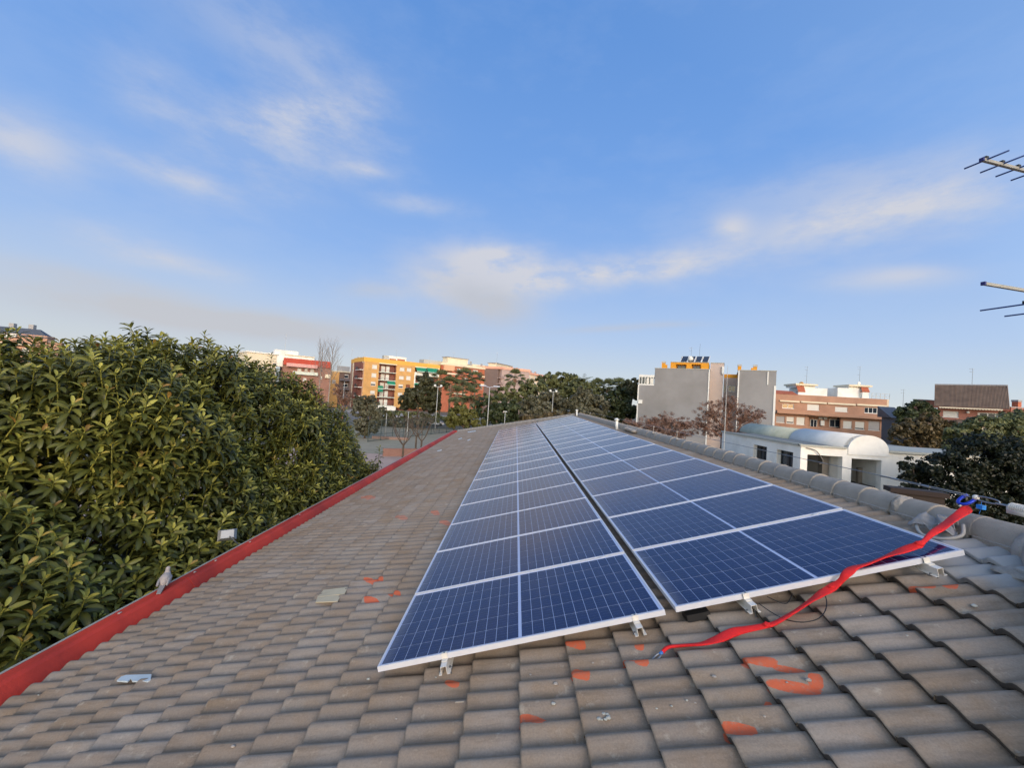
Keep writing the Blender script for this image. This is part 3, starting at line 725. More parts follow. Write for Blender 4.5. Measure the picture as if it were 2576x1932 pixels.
for (x, y, w, lb) in ((1187,1086,11,'long white tile splinter near the far hip'),(1158,1104,5,'small white chip on the far tiles, right of two'),(1106,1134,6,'white chip on the far tiles close to the red parapet'),(1180,1107,4,'tiny white chip between the far splinters')):
    q = [on_tiles(a, c) for a, c in ((x-w,y+1.5),(x+w*.8,y-1.5),(x+w,y-.2),(x-w*.8,y+3))]
    slab('tile_shard', [(a, c, -.108) for a, c in q], .01, MATS['white_shard'], label=lb, cat='shard')
peb = [c7(352,1051),c7(1480,1022),c7(1655,1085),c7(1640,1225),c7(1915,940),c7(545,1330),c7(822,1040),(587,1882),(757,1590),(97,1752),c6(865,912),c6(448,1148),c6(1548,915),c6(985,1168),c6(862,1183),c6(1930,743),c6(735,1378),c6(770,875),c6(120,1332),c6(1165,715),c6(1240,785),c6(292,1285),c6(340,1300),c6(1280,800),c6(205,1318)]
big = {2:1.5, 3:1.4, 10:1.6, 13:1.7, 15:1.7, 0:1.3, 11:1.4, 7:1.4}
for i, (x, y) in enumerate(peb):
    s_, t_ = on_tiles(x, y); c = PL(s_, t_, -.116); r = .007 * big.get(i, .75)
    LBS = {0: 'round grey crumb just left of the near corner of the left panel column', 3: 'pale round crumb low on the bottom middle tiles', 10: 'oval grey crumb below the red strap, left of the cable loop', 11: 'grey crumb left of the long orange mark', 13: 'pale crumb lying on the lower orange mark', 15: 'white oval crumb at the right near the orange mark by the rail', 7: 'pale crumb at the bottom left of the roof', 8: 'tiny white crumb on the left slope beside the panels', 9: 'tiny crumb close to the near end of the red parapet'}
    lb_ = LBS.get(i, 'small pale mortar crumb lying loose on the tiles')
    lumpy(c, r, (1.4, 1, .7), MATS['mortar'] if i % 3 else M_LIP, 'mortar_crumb', None, .2, i, 8, 5, label=lb_, cat='crumb', group='mortar crumbs scattered on the tiles')
for i, (x, y) in enumerate(((490,1441),(543,1409),(627,1386),(300,1558),(752,1318))):
    c = atx(x, y, PL(-3.94, 0, .0).x); c.z = PL(-3.94, 0, 0).z + .004
    lumpy(c, .014, (1.0, 2.0, .35), M_LIP, 'paint_chip', None, .25, 70+i, 8, 5, label='pale chip lying on top of the red parapet', cat='chip', group='pale chips on the red parapet')
p = Vector(PL(*on_tiles(*c7(1990,1315)), -.118)); b = MB()
for k in range(9): a = k*.7; b.sphere(p + AXS[0]*.028*math.cos(a) + AXS[1]*.018*math.sin(a), .006+.003*(k % 3), 6, 4, (1.3,1,.6))
b.build('mortar_splatter', M_LIP, None, True, label='little ring of dried mortar splatter on a front tile', cat='mortar')
b = MB(); s_, t_ = on_tiles(*c7(960,1225)); b.tube([PL(s_, t_, -.108), PL(s_+.055, t_-.012, -.105)], .005, 5); b.build('wood_splinter', mat('grey_wood', S(150, 140, 126), .9), label='thin grey wood splinter on the tiles below the left panel', cat='splinter')

# ------------------------------------------------------------------ pigeon and floodlight on the parapet
def pigeon():
    f = PL(-3.97, 0, .02); px_, py_ = 414, 1468
    p = atx(px_ , py_ + 12, f.x); base = Vector((f.x, p.y, f.z + .005))
    e = empty('pigeon', base, 'pale grey pigeon perched on the red parapet in front of the big tree', 'bird')
    M_P = mat('pigeon_feathers', S(158, 150, 146), .85, .1, 30)
    pts = [(-.075,-.0,.035),(-.055,0,.055),(-.02,0,.085),(.025,0,.105),(.05,0,.135),(.055,0,.165),(.068,0,.185),(.085,0,.185)]
    rr = [.014,.040,.062,.058,.038,.026,.027,.012]
    ca, sa = math.cos(2.0), math.sin(2.0)
    rot = lambda v: base + Vector((v[0]*ca - v[1]*sa, v[0]*sa + v[1]*ca, v[2])) * 1.15
    sm = spl([rot(v) for v in pts], 4); r2 = list(np.interp(np.linspace(0, 7, len(sm)), range(8), rr))
    MB().tube(sm, r2, 12).build('body', M_P, e, True)
    b = MB(); b.hexa([rot(v) for v in [(-.19,-.02,-.01),(-.06,-.03,.03),(-.06,.03,.03),(-.19,.02,-.01),(-.19,-.02,0),(-.06,-.03,.055),(-.06,.03,.055),(-.19,.02,0)]]); b.build('tail', mat('pigeon_tail', S(120, 116, 116), .85), e)
    b = MB(); b.tube([rot((.083,0,.183)), rot((.106,0,.178))], [.006,.001], 6); b.build('beak', M_BLACK, e)
    for sgn in (-1, 1):
        b = MB(); b.tube([rot((.0,sgn*.018,.05)), rot((.005,sgn*.02,0))], .004, 5)
        for a in (-.5, 0, .5): b.tube([rot((.005,sgn*.02,.003)), rot((.005+.025*math.cos(a),sgn*.02+.025*math.sin(a),.001))], .002, 4)
        b.build('leg', mat('bird_leg', S(150, 70, 60), .8), e)
        b = MB(); b.sphere((0,0,0), 1, 10, 6); b.v = [tuple(rot((-.03+v[0]*.085, sgn*.046+v[1]*.018, .075+v[2]*.032-v[0]*-.025))) for v in b.v]; b.build('wing', mat('pigeon_wing', S(140, 136, 136), .85), e, True)
pigeon()
def floodlight():
    f = PL(-4.03, 0, .0); p = atx(612, 1366, f.x); c = atx(572, 1345, -4.42)
    e = empty('floodlight', (f.x, p.y, f.z), 'small grey box floodlight on an arm outside the red parapet', 'floodlight')
    MB().tube([(f.x+.02, p.y, f.z+.01), (f.x-.1, p.y+.02, f.z-.02), c], .012, 6).build('arm', M_STEEL, e, True)
    d = (Vector((-.35, .5, -.25))).normalized(); x = d.cross(Vector((0,0,1))).normalized(); z = x.cross(d)
    b = MB(); q = []
    for (k, w, h) in ((-.1,.10,.07),(.1,.15,.10)):
        for (i, j) in ((-1,-1),(1,-1),(1,1),(-1,1)): q.append(c + d*k + x*w*i + z*h*j)
    b.hexa(q); b.build('housing', mat('grey_housing', S(170, 172, 172), .5), e)
    MB().box(c + d*.103, (.27, .005, .17), (x, d, z)).build('glass', M_GLASS, e)
floodlight()

# ------------------------------------------------------------------ aerial mast with two yagis at the right edge
e = empty('tv_aerial_mast', at(2700, 1300, -.6), 'grey aerial mast standing just past the ridge end, mostly out of view', 'mast')
mp = at(2760, 560, -.55); MB().tube([(mp.x, mp.y, .7), (mp.x, mp.y, 4.2)], .02, 10).build('mast_tube', M_STEEL, e, True)
def yagi(px0, Y, els, lab):
    a = at(px0[0], px0[1], Y); d = Vector((1, .235, 0)).normalized(); end = a + d * ((mp.x - a.x) / d.x)
    e = empty('tv_aerial', a, lab, 'aerial', 'rooftop aerial booms at the right edge')
    up = Vector((0,0,1)); sd_ = d.cross(up).normalized()
    MB().box((a+end)/2, ((end-a).length, .014, .014), (d, sd_, up)).build('boom', mat('weathered_boom', S(158, 154, 142), .5, .1, 20, metal=.2), e)
    MB().box(a, (.010, .017, .017), (d, sd_, up)).build('end_cap', mat('blue_cap', S(30, 30, 100), .5), e)
    for (k, l1, l2, dz_) in els:
        p = a + d*k + up*dz_
        MB().tube([p - sd_*l1, p + sd_*l2], .0042, 8).build('element', mat('blue_grey_rod', S(60, 84, 140), .4, .05, 10, metal=.3), e, True)
        MB().box(p + up*.010, (.018, .014, .014), (d, sd_, up)).build('clip', M_BLACK, e)
yagi((2470,401), -.8, [(.028+.115*i, .082, .082, .004) for i in range(6)], 'upper comb shaped aerial with short cross rods at the right edge of the sky')
yagi((2474,713), -.8, [(.30, .17, .17, -.07), (.55, .2, .2, -.07)], 'lower aerial boom with one long thin rod, below the comb shaped aerial')

# ------------------------------------------------------------------ trees
def leafcloud(lobes, n, size, asp=1.6, seed=1, flat=.3, shell=.35, clump=.35):
    """lobes: (centre, (rx,ry,rz)); returns V, F, tint of n leaf quads in clumps through the lobes' outer volume"""
    r = np.random.default_rng(seed); vol = np.array([(l[1][0]*l[1][1]*l[1][2])**(2/3) for l in lobes]); idx = r.choice(len(lobes), n, p=vol/vol.sum())
    C = np.array([tuple(l[0]) for l in lobes]); Rr = np.array([l[1] for l in lobes])
    ncl = max(8, n // 45); ci = r.choice(len(lobes), ncl, p=vol/vol.sum()); d = r.normal(size=(ncl, 3)); d /= np.linalg.norm(d, axis=1)[:, None]
    rad = 1 - shell * r.random(ncl) ** 1.4 + .12 * r.normal(size=ncl) * .6
    cc_ = C[ci] + d * Rr[ci] * rad[:, None]; cr = clump * Rr[ci].mean(1) * r.uniform(.4, 1.0, ncl)
    a = r.integers(0, ncl, n); off = r.normal(size=(n, 3)); off /= np.linalg.norm(off, axis=1)[:, None]
    P = cc_[a] + off * (cr[a] * r.random(n) ** .5)[:, None] * np.array([1, 1, .75])
    nrm = off + d[a] * .6 + r.normal(size=(n, 3)) * .6 + np.array([0, 0, flat]); nrm /= np.linalg.norm(nrm, axis=1)[:, None]
    t1 = np.cross(nrm, r.normal(size=(n, 3))); t1 /= np.linalg.norm(t1, axis=1)[:, None]; t2 = np.cross(nrm, t1)
    sz = size * r.uniform(.6, 1.3, n)[:, None]
    V = np.stack([P - t1*sz*asp, P - t2*sz*.9 + nrm*sz*.15, P + t1*sz*asp, P + t2*sz*.9 + nrm*sz*.15], 1).reshape(-1, 3)
    F = np.arange(4*n).reshape(n, 4)
    ct = r.random(ncl)[a]; tint = np.zeros((n, 4)); tint[:, 0] = np.clip((r.random(n) - .75) * 1.6, 0, 1) * ct; tint[:, 1] = np.clip(ct * .8 + r.normal(size=n) * .15, 0, 1); tint[:, 2] = 0; tint[:, 3] = 1
    return V, F, np.repeat(tint, 4, 0)
def branchy(b, p, d, L, r0, depth, rr, spread=.5, up=.15, seg=3, kids=(2, 3), n=4):
    pts = [p]; q = p.copy(); dd = d.copy()
    for i in range(seg):
        dd = (dd + Vector((rr.uniform(-1,1), rr.uniform(-1,1), rr.uniform(-1,1))) * .16 + Vector((0,0,up))*.3).normalized(); q = q + dd * (L/seg); pts.append(q)
    b.tube(pts, [r0 * (1 - .5*i/seg) for i in range(seg+1)], n if r0 > .02 else 3, False)
    if depth > 0:
        for k in range(rr.randint(*kids)):
            nd = (dd + Vector((rr.uniform(-1,1), rr.uniform(-1,1), rr.uniform(-.3,.8))) * spread).normalized()
            branchy(b, pts[-1 - (k % 2)], nd, L * rr.uniform(.6, .85), r0 * .52, depth-1, rr, spread, up, seg, kids, n)
PXM = lambda Y: (Y - CAM.y) / FPX
def tree(name, lobes_px, Y, leaf, n, m, lab, cat='tree', group=None, seed=1, trunk=True, asp=1.6, zr=1.0, shell=.4, clump=.35, deep=.7):
    k = PXM(Y); lobes = []
    for (x, y, rx, ry) in lobes_px:
        c = at(x, y, Y + rnd.uniform(-.3, .3) * rx * k); lobes.append((c, (rx*k, rx*k*deep, ry*k)))
    cx = sum(l[0].x for l in lobes)/len(lobes); cy = sum(l[0].y for l in lobes)/len(lobes); zt = min(l[0].z for l in lobes)
    e = empty(name, (cx, cy, GZ), lab, cat, group)
    V, F, tn = leafcloud(lobes, n, leaf, asp, seed, shell=shell, clump=clump)
    place('crown', np_mesh('crown', V, F, m, tn), e)
    if trunk:
        b = MB(); rr = random.Random(seed); h = max(1.0, zt - GZ)
        b.tube([(cx, cy, GZ), (cx + rr.uniform(-.2,.2), cy, GZ + h*.5), (cx + rr.uniform(-.3,.3), cy, zt)], [h*.045+.08, h*.035+.06, h*.025+.04], 8)
        for l in lobes: b.tube([(cx, cy, zt - h*.25), (Vector((cx,cy,zt)) + l[0])/2, l[0]], [h*.025+.03, .06, .03], 5)
        b.build('trunk', M_TRUNK, e, True)
    return e
L_DARK = leaf_mat('dark_evergreen_leaves', (.026, .038, .014), (.08, .098, .036), (.15, .165, .06))
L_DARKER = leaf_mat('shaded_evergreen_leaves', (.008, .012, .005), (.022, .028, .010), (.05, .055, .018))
L_PINE = leaf_mat('pine_leaves', (.032, .036, .015), (.085, .085, .038), (.14, .13, .06))
L_MID = leaf_mat('mid_green_leaves', (.07, .082, .032), (.20, .21, .08), (.32, .32, .12))
L_GREY = leaf_mat('grey_green_leaves', (.085, .083, .05), (.17, .16, .095), (.24, .22, .13))
L_YEL = leaf_mat('yellow_green_leaves', (.09, .09, .02), (.19, .18, .045), (.30, .26, .07))
L_BRN = leaf_mat('brownish_leaves', (.08, .06, .026), (.19, .14, .062), (.30, .22, .09))
L_RED = leaf_mat('dry_reddish_leaves', (.20, .12, .088), (.30, .19, .145), (.40, .28, .21), .8)
L_PALM = leaf_mat('palm_leaves', (.07, .085, .038), (.18, .20, .09), (.34, .33, .17))
L_BIG = leaf_mat('rubbery_leaves', (.018, .026, .006), (.092, .104, .024), (.50, .47, .09), .36, red=(.26, .085, .03))

# the big rubber-leaved tree beside the gutter
def shoot_proto(seed, nl=15, tall=False):
    r = np.random.default_rng(seed); V = []; F = []; Tn = []
    stem = .30 if not tall else .5
    for i in range(nl):
        f = i / (nl - 1)                                   # 0 bottom, 1 top
        az = i * 2.399 + r.uniform(-.25, .25); el = math.radians(-28 + 92 * f ** 1.2 + r.uniform(-10, 10))
        L = (.205 - .10 * f ** 2.2) * r.uniform(.85, 1.12); wd = L * r.uniform(.145, .18)
        if f > .9: L *= .8
        base = np.array([0, 0, -stem * (1 - f) * .85 - (.0 if not tall else (1-f)*.12)])
        dh = np.array([math.cos(az), math.sin(az), 0]); sd_ = np.array([-math.sin(az), math.cos(az), 0])
        pts = []; e_ = el; p = base + dh * .012
        segs = [(0, .10), (.22, .75), (.5, 1.0), (.8, .72), (1.0, .0)]
        prev = 0; roll = r.uniform(-.35, .35); bend = r.uniform(.5, 1.25)
        row = []
        for (u, wv) in segs:
            st = (u - prev) * L; prev = u; dd = dh * math.cos(e_) + np.array([0, 0, 1]) * math.sin(e_); p = p + dd * st; e_ -= bend * st / L
            nn_ = -dh * math.sin(e_) + np.array([0, 0, 1]) * math.cos(e_); s2 = sd_ * math.cos(roll) + nn_ * math.sin(roll); n2 = -sd_ * math.sin(roll) + nn_ * math.cos(roll)
            row.append((p - s2 * wd * wv + n2 * wd * wv * .38, p.copy(), p + s2 * wd * wv + n2 * wd * wv * .38))
        b0 = len(V)
        for q in row: V += [q[0], q[1], q[2]]
        for j in range(len(row) - 1):
            a = b0 + j * 3; F += [(a, a+3, a+4, a+1), (a+1, a+4, a+5, a+2)]
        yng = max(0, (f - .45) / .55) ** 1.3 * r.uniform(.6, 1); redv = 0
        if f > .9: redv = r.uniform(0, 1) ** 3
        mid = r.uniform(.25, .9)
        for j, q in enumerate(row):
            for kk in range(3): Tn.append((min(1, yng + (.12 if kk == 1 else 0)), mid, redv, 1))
    # stem
    b = MB(); b.tube([(0, 0, -stem - .25), (0, 0, -stem*.5), (0, 0, -.02)], [.011, .008, .005], 5, False); o_ = len(V)
    V += [np.array(v) for v in b.v]; F += [tuple(i + o_ for i in f) for f in b.f]; Tn += [(.55, .6, 0, 1)] * len(b.v)
    return np.array(V), np.array(F), np.array(Tn)
PROT = [shoot_proto(s, nl) for s, nl in ((1, 20), (2, 19), (3, 22), (4, 18), (5, 23), (6, 17))]
TALL = [shoot_proto(s, 20, True) for s in (11, 12)]
LOB = [((-8.6, 5.2, -1.15), (3.9, 4.0, 3.75)), ((-7.35, 9.0, -1.4), (2.7, 3.4, 3.8)), ((-6.35, 11.2, -2.0), (1.9, 2.6, 3.15)), ((-5.3, 12.8, -3.3), (1.1, 2.0, 2.6)), ((-6.9, 1.6, -2.5), (2.75, 3.0, 2.9)),
       ((-12.5, 5.0, -1.4), (4.5, 5.0, 3.75)), ((-7.6, 6.9, -.6), (2.2, 2.2, 3.5)), ((-5.6, 5.0, -3.3), (1.6, 3.5, 2.4)), ((-5.3, 9.5, -3.2), (1.3, 4.0, 2.5))]
def big_tree():
    e = empty('rubber_leaved_tree', (-8, 7, GZ), 'huge glossy leaved evergreen tree filling the left side beyond the red gutter', 'tree')
    r = np.random.default_rng(21); C = np.array([l[0] for l in LOB]); Rr = np.array([l[1] for l in LOB])
    cand = []; cam = np.array(CAM)
    for li in range(len(LOB)):
        area = 4 * PI * (np.prod(Rr[li])) ** (2/3); n = int(area / .030)
        d = r.normal(size=(n, 3)); d /= np.linalg.norm(d, axis=1)[:, None]
        layer = r.choice([1.0, .9, .78], n, p=[.58, .27, .15])
        bump = 1 + .075 * np.sin(d[:, 0]*7 + li) * np.sin(d[:, 1]*6 + 2*li) + .06 * np.sin(d[:, 2]*11 + d[:, 0]*9) + r.normal(size=n)*.012
        P = C[li] + d * Rr[li] * (layer * bump)[:, None]
        nrm = d / Rr[li]; nrm /= np.linalg.norm(nrm, axis=1)[:, None]
        ins = np.zeros(n, bool)
        for lj in range(len(LOB)):
            if lj != li: ins |= (((P - C[lj]) / (Rr[lj] * .9)) ** 2).sum(1) < .85
        tocam = cam - P; tocam /= np.linalg.norm(tocam, axis=1)[:, None]; facing = (nrm * tocam).sum(1)
        keep = ~ins & (P[:, 0] < -4.28) & (P[:, 2] > -4.6) & ((facing > -.12) | (r.random(n) < .12))
        for p, q, f in zip(P[keep], nrm[keep], facing[keep]): cand.append((p, q))
    # thin out to a minimum spacing
    grid = {}; kept = []
    r.shuffle(order := np.arange(len(cand)))
    for i in order:
        p, q = cand[i]; key = tuple((p / .16).astype(int)); ok = True
        for dx in (-1,0,1):
            for dy in (-1,0,1):
                for dz_ in (-1,0,1):
                    for o_ in grid.get((key[0]+dx, key[1]+dy, key[2]+dz_), ()):
                        if ((o_ - p) ** 2).sum() < .175 ** 2: ok = False
        if ok: grid.setdefault(key, []).append(p); kept.append((p, q))
    kept.sort(key=lambda a: ((a[0] - cam) ** 2).sum())
    print('shoots', len(kept))
    meshes = [np_mesh('leafy_shoot', V, F, L_BIG, Tn) for V, F, Tn in PROT]
    Vs, Fs, Ts, nv, cnt = [], [], [], 0, 0
    for idx, (p, q) in enumerate(kept):
        up = Vector(q) * .55 + Vector((0, 0, .8)) + Vector(r.normal(size=3)) * .22; up.normalize()
        R = up.to_track_quat('Z', 'Y').to_matrix() @ Matrix.Rotation(r.uniform(0, 6.28), 3, 'Z'); sc = r.uniform(1.0, 1.5) * (.8 if (Vector(p) - CAM).length < 6.2 else 1); k = int(r.integers(0, 6))
        t_ = RW @ (Vector(p) - CAM); vis = t_.z > .5 and -40 < 1288 + FPX*t_.x/t_.z < 2600 and -40 < 966 + FPX*t_.y/t_.z < 1960
        if vis and cnt < 300:
            cnt += 1; m = (R * sc).to_4x4(); m.translation = Vector(p) - e.location
            o = bpy.data.objects.new('leafy_shoot', meshes[k]); COL.objects.link(o); o.parent = e; o.matrix_basis = m
        else:
            V, F, Tn = PROT[k]; M3 = np.array(R) * sc; Vs.append(V @ M3.T + p); Fs.append(F + nv); nv += len(V); Tt = Tn.copy()
            vr = r.uniform(.35, 1.0); Tt[:, 0] *= vr; Tt[:, 2] *= (r.random() < .18); Tt[:, 1] *= r.uniform(.5, 1.1); Ts.append(Tt)
    for (px, py, Y) in ((267,838,7.0),(417,855,8.0),(516,835,8.2),(683,890,11.5),(88,866,6.2),(955,1125,12.9),(340,862,7.5),(600,872,9.5)):
        p = np.array(at(px, py, Y)); V, F, Tn = TALL[len(Ts) % 2]; Vs.append(V * 1.25 + p); Fs.append(F + nv); nv += len(V); Ts.append(Tn * np.array([.5, .8, .3, 1]))
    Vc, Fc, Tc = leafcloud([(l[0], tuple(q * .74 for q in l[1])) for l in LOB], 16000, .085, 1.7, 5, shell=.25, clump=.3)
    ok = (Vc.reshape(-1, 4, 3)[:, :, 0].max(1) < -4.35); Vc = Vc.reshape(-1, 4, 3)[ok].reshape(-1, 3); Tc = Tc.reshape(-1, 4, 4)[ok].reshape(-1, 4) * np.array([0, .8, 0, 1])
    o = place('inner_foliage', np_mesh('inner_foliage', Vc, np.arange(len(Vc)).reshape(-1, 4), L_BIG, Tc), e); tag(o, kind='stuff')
    o = place('foliage', np_mesh('foliage', np.concatenate(Vs), np.concatenate(Fs), L_BIG, np.concatenate(Ts)), e); tag(o, kind='stuff')
    b = MB(); rr = random.Random(2)
    for (l, rad), (bx_, by_) in zip(LOB[:6], ((-8.2, 6), (-7.6, 7.4), (-7.4, 8.2), (-7.0, 8.6), (-7.9, 5), (-9.5, 6))):
        b.tube(spl([(bx_, by_, GZ), ((bx_*2+l[0])/3, (by_*2+l[1])/3, -4.6), ((bx_+l[0]*2)/3, (by_+l[1]*2)/3, -3.2), l]), list(np.linspace(.24, .09, 25)), 8)
        for k in range(9):
            d = Vector((rr.uniform(-1,1), rr.uniform(-1,1), rr.uniform(-.2,1))).normalized(); q = Vector(l) + Vector((d.x*rad[0], d.y*rad[1], d.z*rad[2]))*.85
            if q.x > -4.3: q.x = -4.4
            b.tube([Vector(l) - Vector((0,0,1.2)), (Vector(l)+q)/2, q], [.07, .045, .015], 5)
    b.build('trunk', M_TRUNK, e, True)
big_tree()

# ------------------------------------------------------------------ buildings
class Frame:                                    # a vertical facade: u along it, z up, w towards the viewer
    def __init__(s, A, B):
        A, B = Vector((A[0], A[1], 0)), Vector((B[0], B[1], 0)); s.A = A; s.L = (B - A).length; s.u = (B - A).normalized()
        s.w = Vector((s.u.y, -s.u.x, 0))
        if s.w.dot(Vector((CAM.x, CAM.y, 0)) - A) < 0: s.w = -s.w
    def P(s, u, z, w=0.): p = s.A + s.u * u + s.w * w; return Vector((p.x, p.y, z))
    def px(s, x, y, w=0.):
        d = ray(x, y); k = (s.A + s.w * w - CAM).dot(s.w) / d.dot(s.w); p = CAM + d * k; return (p - s.A).dot(s.u), p.z
    def rect(s, x0, y0, x1, y1, w=0.):          # rectangle from pixels: left x, right x at mid height
        ym, xm = (y0+y1)/2, (x0+x1)/2; u0 = s.px(x0, ym, w)[0]; u1 = s.px(x1, ym, w)[0]; za = s.px(xm, y0, w)[1]; zb = s.px(xm, y1, w)[1]
        return min(u0,u1), max(u0,u1), min(za,zb), max(za,zb)
def wall_open(name, F, u0, u1, z0, z1, w0, w1, ops, m, parent):
    us = sorted({u0, u1, *[min(max(v, u0), u1) for o in ops for v in o[:2]]}); zs = sorted({z0, z1, *[min(max(v, z0), z1) for o in ops for v in o[2:4]]}); b = MB()
    for i in range(len(us)-1):
        run = None
        for j in range(len(zs)-1):
            cu, cz = (us[i]+us[i+1])/2, (zs[j]+zs[j+1])/2; hole = any(o[0] < cu < o[1] and o[2] < cz < o[3] for o in ops)
            if not hole: run = (run[0] if run else zs[j], zs[j+1])
            if (hole or j == len(zs)-2) and run: b.fb(F, us[i], us[i+1], run[0], run[1], w0, w1); run = None
    return b.build(name, m, parent)
def window(F, r, parent, depth=.18, shut=0., sm=None, fr=None, sill=True, mull=1):
    u0, u1, z0, z1 = r; fr = fr or M_WPVC; t = min(.09, (u1-u0)*.1); b = MB()
    b.fb(F, u0, u1, z0, z0+t, -depth-.06, -depth+.03); b.fb(F, u0, u1, z1-t, z1, -depth-.06, -depth+.03); b.fb(F, u0, u0+t, z0+t, z1-t, -depth-.06, -depth+.03); b.fb(F, u1-t, u1, z0+t, z1-t, -depth-.06, -depth+.03)
    for k in range(mull): uc = u0 + (u1-u0)*(k+1)/(mull+1); b.fb(F, uc-t*.5, uc+t*.5, z0+t, z1-t, -depth-.05, -depth+.02)
    if sill: b.fb(F, u0-.06, u1+.06, z0-.08, z0-.002, -.1, .07)
    o = b.build('window', fr, parent)
    MB().fb(F, u0+t, u1-t, z0+t, z1-t, -depth-.045, -depth-.03).build('pane', M_GLASS, o)
    if shut > 0: MB().fb(F, u0+.02, u1-.02, z1-(z1-z0)*shut, z1-.01, -depth+.04, -depth+.07).build('shutter', sm or M_SHUT, o)
    return o
def aerial(p, h, lab, parent=None, els=3, dish=0):
    b = MB(); b.tube([p, p + Vector((.02*h, 0, h))], [.035, .025], 5)
    for k in range(els): z = h * (1 - .06 - .16*k*(1 if k < 2 else 1.6)); b.tube([p + Vector((-.5+.1*k, 0, z)), p + Vector((.5-.1*k, .1, z))], .018, 4); b.tube([p+Vector((-.3,.2,z+.05)), p+Vector((-.3,-.2,z+.05))], .014, 4)
    return b.build('roof_aerial', M_STEEL, parent, label=lab if parent is None else None, cat='aerial' if parent is None else None)
def ground_z(): return GZ
KA = .12658
def ca(a, b): return 840 + a*KA, 860 + b*KA
def cb(a, b): return 1080 + a*KA, 880 + b*KA
def cc2(a, b): return 600 + a*.22604, 820 + b*.22604
def cd_(a, b): return 1580 + a*.18083, 860 + b*.18083
def ce(a, b): return 1920 + a*.16275, 920 + b*.16275
def cf(a, b): return 2236 + a*.15371, 920 + b*.15371
def cg(a, b): return 1780 + a*.23508, 1040 + b*.23508
def ch_(a, b): return a*.09042, 790 + b*.09042
def RR(F, fn, x0, y0, x1, y1, w=0.):
    p, q = fn(x0, y0), fn(x1, y1); return F.rect(p[0], p[1], q[0], q[1], w)

